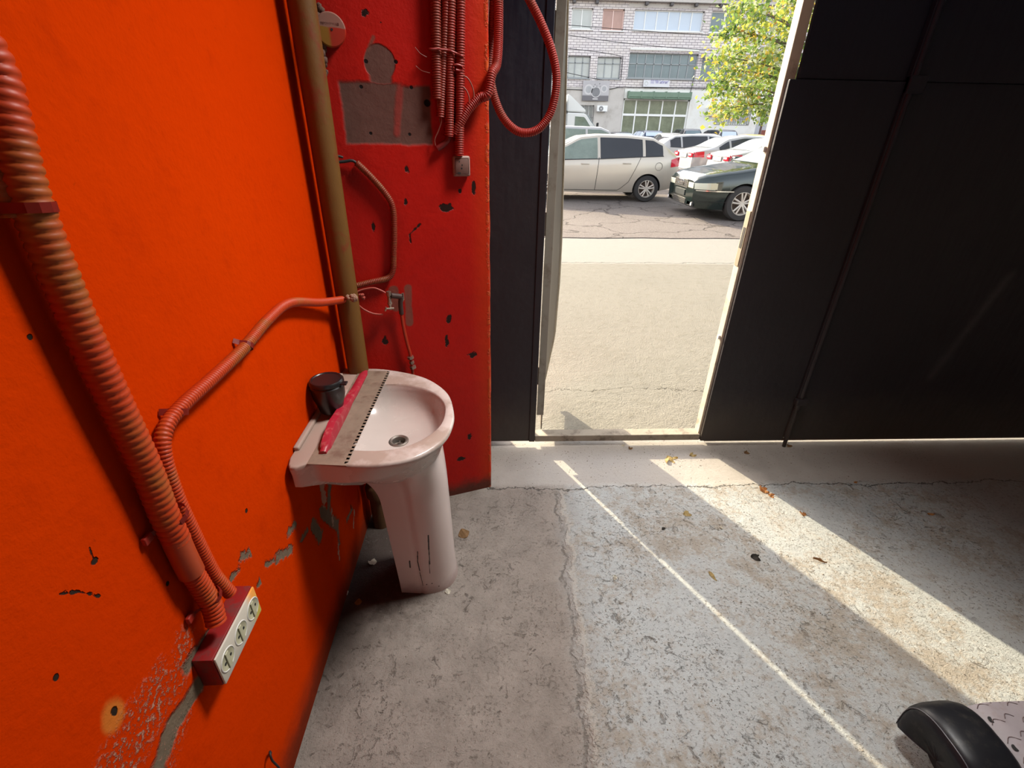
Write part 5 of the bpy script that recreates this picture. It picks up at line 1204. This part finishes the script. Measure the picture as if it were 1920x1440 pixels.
# --- silver hatchback (front towards -X in the scene)
def hatch(name, label, body, gm, group=None, gf=None):
    c = Car(name, label, 'car', 4.12, 1.72,
            [(-2.06, .78), (-2.0, .98), (-1.93, 1.08), (-1.55, 1.33), (-1.35, 1.42), (-.7, 1.465), (-.1, 1.47), (.35, 1.43), (.8, 1.24), (1.2, 1.00), (1.45, .93), (1.8, .82), (1.98, .70), (2.06, .55)],
            [(-2.06, .74), (-1.98, .95), (-1.7, 1.01), (-1.2, .99), (0, .93), (1.0, .90), (1.3, .88), (1.8, .76), (1.98, .64), (2.06, .50)],
            [(-2.06, .42), (-1.95, .30), (-1.6, .24), (-1.2, .20), (1.2, .20), (1.7, .22), (2.0, .27), (2.06, .34)], (-1.27, 1.30), .30, body, .50, group)
    c.build(); greenhouse(c, -1.62, 1.10, [-1.13, -.05], gm, .025, .075, gf)
    c.patch('window_trim', -1.6, 1.1, lambda x: interp(c.belt, x) + .008, lambda x: interp(c.belt, x) + .024, M_blk, .008, 20, 1)
    c.toppatch('rear_window', -1.90, -1.52, G_car, .80); c.toppatch('windscreen', .48, 1.17, G_wind, .90)
    c.patch('tail_lamp', -2.035, -1.80, lambda x: .80 - .10 * max(0, (x + 1.95)), lambda x: 1.0 - max(0, (x + 2.0)) * .25, M_redl, .007, 8, 3)
    c.patch('headlamp', 1.72, 2.02, lambda x: .58, lambda x: .72 - (x - 1.72) * .2, M_head, .007, 8, 3)
    c.seam([(-.05, .98), (-.02, .60), (.0, .27)]); c.seam([(-1.05, .99), (-.92, .70), (-.80, .45), (-.62, .30), (-.55, .26)]); c.seam([(1.0, .90), (1.02, .5), (.95, .27)]); c.seam([(-.55, .262), (.95, .265)])
    handle(c, -.72, .86, body); handle(c, .28, .84, body)
    for sg_ in (-1, 1): y = c.side(-1.50, .78); obj('fuel_flap', torus(B(), (-1.50, sg_ * (y + .002), .80), .085, .004, 'Y', 28, 5), M_blk, c.root) if sg_ == 1 else None
    for sg_ in (-1, 1):
        y = c.side(.92, .95); bm = B(); box(bm, (.86, sg_ * (y + .12) - .10, .93), (1.02, sg_ * (y + .12) + .10, 1.07), .045, 3); mm = obj('mirror', bm, body, c.root, 50)
        bm = B(); box(bm, (.90, sg_ * (y + .02) - .05, .92), (.97, sg_ * (y + .02) + .05, .95), .01); obj('mirror_stem', bm, M_blk, mm)
    bm = B(); box(bm, (-2.075, -.26, .50), (-2.055, .26, .61)); obj('licence_plate', bm, M_plate, c.root)
    bm = B(); box(bm, (-2.0, -.55, 1.405), (-1.50, .55, 1.425), .01); bm.free()
    c.wheels(5, True); return c
P_silver = paint('champagne_silver_paint', (.50, .45, .375), .35, .3); P_white = paint('white_paint', (.40, .40, .41), .2, 0); P_green = paint('dark_green_paint', (.012, .022, .020), .12, .2)
P_dark = paint('dark_grey_paint', (.06, .065, .075), .2, .3); P_yel = paint('yellow_paint', (.65, .42, .06), .3, 0); P_blue = paint('dark_blue_paint', (.04, .06, .10), .2, .3)
hc = hatch('silver_hatchback', 'champagne silver hatchback parked sideways just beyond the doorway, at the left', P_silver, G_car, None, G_clear)
hc.place(3.80 - 1.27, 12.29 + .85, pi)

# --- dark sedan nose (front towards -X)
c = Car('dark_sedan', 'dark green old sedan with a slatted grille and alloy wheels, nose beside the silver hatchback', 'car', 5.0, 1.88,
        [(-2.5, .70), (-2.42, .92), (-1.8, 1.0), (-1.6, 1.06), (-1.0, 1.36), (-.5, 1.43), (.1, 1.43), (.5, 1.36), (1.15, 1.04), (1.28, .985), (1.9, .90), (2.3, .83), (2.44, .78), (2.5, .71)],
        [(-2.5, .66), (-2.40, .88), (-1.6, .96), (0, .93), (1.0, .92), (1.3, .90), (1.9, .82), (2.3, .76), (2.44, .72), (2.5, .67)],
        [(-2.5, .36), (-2.2, .24), (-1.2, .19), (1.2, .19), (2.1, .19), (2.42, .20), (2.5, .26)], (-1.30, 1.58), .325, P_green, .52, None, .74)
c.build(); greenhouse(c, -1.5, 1.0, [-1.0, -.2], G_car); c.toppatch('windscreen', .50, 1.20, G_wind, .93); c.toppatch('rear_window', -1.65, -1.02, G_car, .85)
c.seam([(.95, .91), (.97, .5), (.92, .26)]); c.seam([(-.15, .92), (-.15, .26)])
hl = lambda a, b_: None
c.patch('headlamp', 2.16, 2.495, lambda x: .565, lambda x: .69 - (x - 2.16) * .06, M_head, .008, 10, 3)
for sg_ in (-1, 1): bm = B(); box(bm, (2.47, sg_ * .52 - .14, .565), (2.506, sg_ * .52 + .14, .672), .012); obj('headlamp', bm, M_head, c.root)
c.patch('indicator_lens', 2.13, 2.25, lambda x: .575, lambda x: .685, glass('amber_clear', (.52, .48, .34), .1, .6), .012, 5, 3)
c.patch('bumper_strip', 1.80, 2.47, lambda x: .535, lambda x: .552, M_chrome, .010, 10, 1); c.patch('bumper_groove', 1.90, 2.45, lambda x: .345, lambda x: .352, M_blk, .006, 10, 1)
XF = 2.5
zg0, zg1 = .555, .695
def fx_(z): return XF + .012
gr_ = B(); box(gr_, (XF - .10, -.34, zg0 - .01), (XF + .008, .34, zg1 + .010), .008); go = obj('grille', gr_, M_blk, c.root)
for k in range(7): bm = B(); zz = zg0 + (zg1 - zg0) * k / 6; box(bm, (XF + .004, -.33, zz - .0045), (XF + .014, .33, zz + .0045)); obj('grille_slat', bm, M_chrome, go)
bm = B(); box(bm, (XF + .002, -.350, zg0 - .012), (XF + .014, -.338, zg1 + .012)); obj('grille_frame', bm, M_chrome, go); bm = B(); box(bm, (XF + .002, .338, zg0 - .012), (XF + .014, .350, zg1 + .012)); obj('grille_frame', bm, M_chrome, go)
for k in range(4): obj('emblem_ring', torus(B(), (XF + .020, -.105 + .07 * k, .640), .046, .0085, 'X', 28, 6), M_chrome, go, 60)
bm = B(); box(bm, (XF - .02, -.27, .40), (XF + .016, .27, .51)); obj('plate_holder', bm, simple('plate_holder_dark', (.03, .035, .035), .5), c.root)
bm = B(); box(bm, (XF - .03, -.36, .25), (XF + .008, .36, .36), .01); li = obj('lower_intake', bm, M_blk, c.root)
for k in range(5): bm = B(); zz = .255 + .024 * k; box(bm, (XF + .002, -.35, zz - .003), (XF + .014, .35, zz + .003)); obj('intake_slat', bm, M_chrome, li)
for sg_ in (-1, 1):
    bm = B(); y = .58 * sg_; box(bm, (XF - .04, y - .14, .24), (XF + .0, y + .14, .33), .01); fo = obj('fog_recess', bm, M_blk, c.root)
    bm = B(); cyl(bm, (XF - .02, y + .09 * sg_, .285), (XF + .006, y + .09 * sg_, .285), .033, n=16); obj('fog_lamp', bm, M_wl, fo)
    y = c.side(.95, .95); bm = B(); box(bm, (.9, sg_ * (y + .12) - .10, .95), (1.06, sg_ * (y + .12) + .10, 1.08), .04, 3); obj('mirror', bm, P_green, c.root, 50)
handle(c, -.8, .80, P_green); handle(c, .25, .80, P_green)
c.wheels(5, True, .22); c.place(4.90 + 1.58, 9.60 + .92, pi)

# --- generic simpler shapes for the cars behind
def sedan(name, label, body, group=None, gm=G_car):
    c = Car(name, label, 'car', 4.4, 1.74,
        [(-2.2, .75), (-2.15, .98), (-1.75, 1.06), (-1.55, 1.10), (-.95, 1.38), (-.4, 1.46), (.1, 1.46), (.55, 1.36), (1.15, 1.04), (1.3, .97), (1.9, .85), (2.12, .72), (2.2, .60)],
        [(-2.2, .72), (-2.12, .94), (-1.6, 1.0), (-.9, .97), (0, .93), (1.0, .91), (1.3, .90), (1.9, .78), (2.12, .66), (2.2, .55)],
        [(-2.2, .38), (-2.05, .26), (-1.3, .20), (1.3, .20), (1.9, .22), (2.2, .30)], (-1.28, 1.35), .31, body, .5, group)
    c.build(); greenhouse(c, -1.38, 1.05, [-.95, -.02], gm); c.toppatch('windscreen', .60, 1.17, G_wind, .9); c.toppatch('rear_window', -1.62, -.90, G_wind, .84)
    c.patch('tail_lamp', -2.17, -1.86, lambda x: .80 + .03 * (x + 2.17), lambda x: .95 + max(0, x + 2.1) * .12, M_redl, .008, 8, 3)
    c.patch('headlamp', 1.8, 2.15, lambda x: .60, lambda x: .72, M_head, .007, 8, 3)
    for sg_ in (-1, 1):
        bm = B(); box(bm, (-2.225, sg_ * .56 - .16, .80), (-2.19, sg_ * .56 + .14, .93), .012); tl = obj('tail_lamp', bm, M_redl, c.root); bm = B(); box(bm, (-2.232, sg_ * .54 - .10, .845), (-2.22, sg_ * .54 + .10, .90)); obj('reverse_lens', bm, M_wl, tl)
    bm = B(); box(bm, (-2.222, -.26, .78), (-2.2, .26, .89)); pl = obj('licence_plate', bm, M_plate, c.root); bm = B(); box(bm, (-2.215, -.30, .905), (-2.19, .30, .925)); obj('boot_trim', bm, M_sgrey, c.root)
    c.seam([(-.02, .93), (.0, .27)]); c.seam([(-.95, .96), (-.85, .6), (-.7, .3)]); handle(c, -.7, .84, body); handle(c, .25, .82, body)
    obj('fuel_flap', torus(B(), (-1.55, -(c.side(-1.55, .82) + .002), .82), .08, .005, 'Y', 24, 5), M_sgrey, c.root)
    bm = B(); box(bm, (-2.22, -.6, .42), (-2.17, .6, .46), .01); obj('bumper_line', bm, M_sgrey, c.root)
    c.wheels(5, True); return c
def at_light(c, lx, ly, px, py, z, yaw):
    """place the car so that its local point (lx, ly) stands at the scene point under that sight line"""
    p = onz(px, py, z + GZ); v = Matrix.Rotation(yaw, 3, 'Z') @ Vector((lx, ly, 0)); return c.place(p.x - v.x, p.y - v.y, yaw)
c3 = sedan('white_sedan', 'white sedan seen from behind, parked right of the silver hatchback', P_white); at_light(c3, -2.0, -.80, 1312, 291, .88, radians(4))
c4 = sedan('white_sedan', 'white sedan tucked between the other white sedan and the dark green one', P_white)
bm = B(); box(bm, (-2.228, .12, .79), (-2.222, .22, .88)); bm.free()
at_light(c4, -2.0, -.80, 1382, 297, .90, radians(2))
text('plate_mark', 'LI', .09, M_blk, Matrix.Translation((-2.223, -.14, .835)) @ TXT_NX, c4.root, .001)
h2_ = hatch('white_hatchback', 'white hatchback with dark side windows between the silver hatchback and the white sedan', P_white, G_car)
at_light(h2_, -1.27, -.78, 1263, 331, -.0, radians(3))

def suv(name, label, body, group=None, gm=G_car, H=1.68, gw=None):
    c = Car(name, label, 'car', 4.5, 1.82,
        [(-2.25, .9), (-2.2, 1.2), (-2.0, H - .12), (-1.7, H - .02), (-.6, H), (.2, H - .02), (.6, H - .12), (1.1, 1.16), (1.3, 1.08), (2.0, .98), (2.2, .82), (2.25, .7)],
        [(-2.25, .85), (-2.2, 1.05), (-1.5, 1.10), (0, 1.06), (1.1, 1.04), (1.3, 1.02), (2.0, .90), (2.25, .65)],
        [(-2.25, .42), (-2.0, .30), (2.0, .28), (2.25, .36)], (-1.35, 1.38), .345, body, .40, group)
    c.build(); greenhouse(c, -2.0, 1.0, [-1.25, -.15], gm); c.toppatch('windscreen', .62, 1.08, gw or gm, .9); c.toppatch('rear_window', -2.17, -2.01, gw or gm, .85, .01)
    c.patch('tail_lamp', -2.22, -2.0, lambda x: .85, lambda x: 1.05, M_redl, .007, 6, 3); c.patch('headlamp', 1.9, 2.2, lambda x: .72, lambda x: .86, M_head, .007, 6, 3)
    c.wheels(5, False); return c
def place_at(c, px, y, yaw=0.0): p = ony(px, 262, y); return c.place(p.x, y, yaw)
place_at(suv('dark_estate_car', 'dark blue car with its roof showing above the silver hatchback', P_blue, 'cars parked along the building', G_sky, 1.58), 1210, 38, radians(88))
place_at(suv('dark_offroad_car', 'dark grey offroad car before the shop front, left of its twin', P_dark, 'cars parked along the building', G_car, 1.72, G_dk), 1281, 39, radians(86))
place_at(suv('dark_offroad_car', 'dark grey offroad car standing before the white rendered wall', P_dark, 'cars parked along the building', G_car, 1.70, G_sky), 1340, 39, radians(92))
place_at(sedan('white_car', 'white car roof low between the two dark offroad cars and the white hatchback', P_white, 'cars parked along the building', G_car), 1252, 30, radians(88))
place_at(sedan('white_car', 'white car before the right dark offroad car', P_white, 'cars parked along the building', G_car), 1318, 31, radians(92))
place_at(sedan('yellow_car', 'yellow car behind the white sedan near the red brown container', P_yel, 'cars parked along the building', G_car), 1404, 31, radians(96))
place_at(sedan('grey_car', 'dark grey car roof peeking out just right of the white minivan', P_dark, 'cars parked along the building', G_car), 1160, 33, radians(92))
mv = suv('white_minivan', 'white minivan behind the silver hatchback, its roof just above', P_white, None, G_clear, 1.66); p = ony(1092, 262, 17.5); mv.place(p.x - 1.25, 17.5, pi)

# --- white box lorry at the left of the doorway
lx = ony(1064, 200, 26).x; tk = thing('box_lorry', 'white box lorry with a roof wind deflector behind the minivan', 'lorry', (lx, 26, GZ + .013))
zt_ = ony(1064, 183, 26).z; zc_ = ony(1070, 217, 25).z - GZ
P_lorry = simple('lorry_white', (.66, .67, .66), .4, var=.04, sc=1)
bm = B(); box(bm, (-5.2, 0, .95), (-.10, 2.2, zt_ + .05), .03); obj('cargo_box', bm, simple('cargo_cream', (.62, .59, .54), .5, var=.04, sc=1), tk)
bm = B(); box(bm, (-.16, -.02, .9), (-.07, 2.22, zt_ + .02), .01); obj('cargo_frame', bm, M_sgrey, tk)
# cab: side profile extruded across
prof = [(0, .55), (2.05, .55), (2.10, .95), (1.95, 1.22), (1.60, 1.42), (.98, 2.18), (.85, 2.24), (0, 2.26)]
bm = B(); prism(bm, [(x, .12, z) for x, z in prof], (0, 1.95, 0)); bmesh.ops.bevel(bm, geom=[e for e in bm.edges], offset=.05, segments=3, affect='EDGES'); obj('cab', bm, P_lorry, tk, 40)
bm = B(); prism(bm, [(.42, .10, 1.45), (1.38, .10, 1.45), (.92, .10, 2.02), (.84, .10, 2.08), (.42, .10, 2.10)], (0, .03, 0)); obj('side_window', bm, G_clear, tk)
bm = B(); prism(bm, [(1.58, .25, 1.49), (1.04, .25, 2.16), (1.06, .25, 2.18), (1.60, .25, 1.51)], (0, 1.7, 0)); obj('windscreen', bm, G_wind, tk)
bm = B(); prism(bm, [(0.02, .25, 2.30), (.98, .25, 2.28), (.95, .25, 2.36), (.12, .25, zt_ + .18), (.02, .25, zt_ + .20)], (0, 1.7, 0)); bmesh.ops.bevel(bm, geom=[e for e in bm.edges], offset=.04, segments=2, affect='EDGES'); obj('wind_deflector', bm, P_lorry, tk, 40)
bm = B(); box(bm, (-5.2, .35, .6), (1.9, 1.85, .9)); obj('chassis', bm, M_blk, tk)
for (wx) in (1.35, -3.6):
    for yy in (.15, 1.85): obj('wheel', lathe(B(), [(.0, -.12), (.2, -.12), (.34, -.12), (.37, -.08), (.37, .08), (.34, .12), (.0, .12)], 30, (wx, yy, .37), 'Y'), M_tyre, tk, 40)
bm = B(); box(bm, (1.45, -.12, 1.5), (1.55, .0, 1.85), .02); obj('mirror', bm, M_blk, tk)

# ------------------------------------------------------------------ tree at the right of the doorway
TX, TY = 8.6, 14.2
tree = thing('autumn_tree', 'leafy tree turning yellow, its crown hanging in at the right of the doorway', 'tree', (TX, TY, GZ))
M_bark = simple('bark', (.13, .10, .085), .9, var=.3, sc=6, bump=.01)
bm = B(); sweep(bm, spline([(0, 0, 0), (.05, .02, 1.2), (-.05, 0, 2.4), (.0, 0, 3.6), (.1, .1, 5.2)], .2), lambda i: .16 - .0045 * i, 12); obj('trunk', bm, M_bark, tree, 60)
rt_ = random.Random(11); LEAFPTS = []
tips = []
for px_, py_, yy in [(1352, 105, 13.4), (1345, 160, 13.6), (1350, 205, 13.2), (1400, 60, 14.4), (1385, 10, 14.0), (1420, -50, 14.5), (1372, 130, 13.8), (1400, 180, 13.5), (1440, 205, 13.6), (1455, 150, 14.8), (1430, 100, 13.2), (1465, 60, 14.6), (1480, 10, 15.2), (1460, -60, 14.2), (1366, 55, 14.2), (1420, 20, 13.2), (1385, 90, 15.2), (1445, 130, 15.6), (1500, -30, 14.0), (1375, 200, 14.2), (1470, 190, 14.0), (1480, 110, 14.0), (1405, 140, 14.6)]:
    p = ony(px_, py_, yy) - Vector((TX, TY, GZ)); tips.append(p)
extra = [Vector((rt_.uniform(-.6, 2.8), rt_.uniform(-1.4, 1.8), rt_.uniform(2.6, 6.4))) for _ in range(26)]
for i, tp in enumerate(tips + extra):
    base = Vector((0, 0, max(1.9, min(4.8, tp.z * .75)))); mid = base.lerp(tp, .55) + Vector((rt_.uniform(-.12, .12), rt_.uniform(-.12, .12), .22))
    path = spline([base, base.lerp(mid, .5) + Vector((0, 0, .06)), mid, tp], .12); n = len(path)
    bm = B(); sweep(bm, path, lambda i_, n=n: .034 * (1 - i_ / n) + .006, 6); obj('branch', bm, M_bark, tree, 60)
    for q in path[int(n * .35):]:
        for _ in range(7): LEAFPTS.append((q, 0.26))
    for _ in range(170 if i < len(tips) else 60): LEAFPTS.append((tp, .42))
ML = []
for nm_, c_ in (('green', (.25, .36, .08)), ('lime', (.45, .47, .08)), ('yellow', (.66, .48, .07)), ('orange', (.60, .30, .09)), ('dull', (.42, .46, .28)), ('dark_green', (.11, .18, .05))):
    t = NT('leaf_' + nm_, .5, spec=.3); t.col(tuple(c_)); t.b.inputs['Subsurface Weight'].default_value = 0
    tr_ = t.new('ShaderNodeBsdfTranslucent'); tr_.inputs[0].default_value = (*c_, 1); ms = t.new('ShaderNodeMixShader'); ms.inputs[0].default_value = .45
    out_ = [x for x in t.t.nodes if x.type == 'OUTPUT_MATERIAL'][0]; t.t.links.new(t.b.outputs[0], ms.inputs[1]); t.t.links.new(tr_.outputs[0], ms.inputs[2]); t.t.links.new(ms.outputs[0], out_.inputs[0]); ML.append(t.m)
vs, fs, mi_ = [], [], []
for (c0, sp_) in LEAFPTS:
    p = c0 + Vector((rt_.gauss(0, sp_ * .5), rt_.gauss(0, sp_ * .5), rt_.gauss(0, sp_ * .42) - .05))
    q = Matrix.Rotation(rt_.uniform(0, 6.28), 3, 'Z') @ Matrix.Rotation(rt_.gauss(0, .7), 3, 'X') @ Matrix.Rotation(rt_.gauss(.5, .5), 3, 'Y'); L_ = rt_.uniform(.042, .072); W_ = L_ * rt_.uniform(.6, .85); k = len(vs)
    for (a, b_, cc) in ((-L_, 0, 0), (-L_ * .2, W_, .01), (L_, 0, -.012), (-L_ * .2, -W_, .01)): vs.append(p + q @ Vector((a, b_, cc)))
    fs += [(k, k + 1, k + 2), (k, k + 2, k + 3)]
    hv = mnoise.noise(c0 * 1.3) * .6 + rt_.random(); m_ = 5 if hv < .14 else 0 if hv < .46 else 1 if hv < .68 else 4 if hv < .90 else 2 if hv < 1.06 else 3
    mi_ += [m_, m_]
me = bpy.data.meshes.new('leaves'); me.from_pydata(vs, [], fs); me.polygons.foreach_set('material_index', mi_)
for m_ in ML: me.materials.append(m_)
lo_ = link(bpy.data.objects.new('leaves', me), tree); lo_['kind'] = 'stuff'
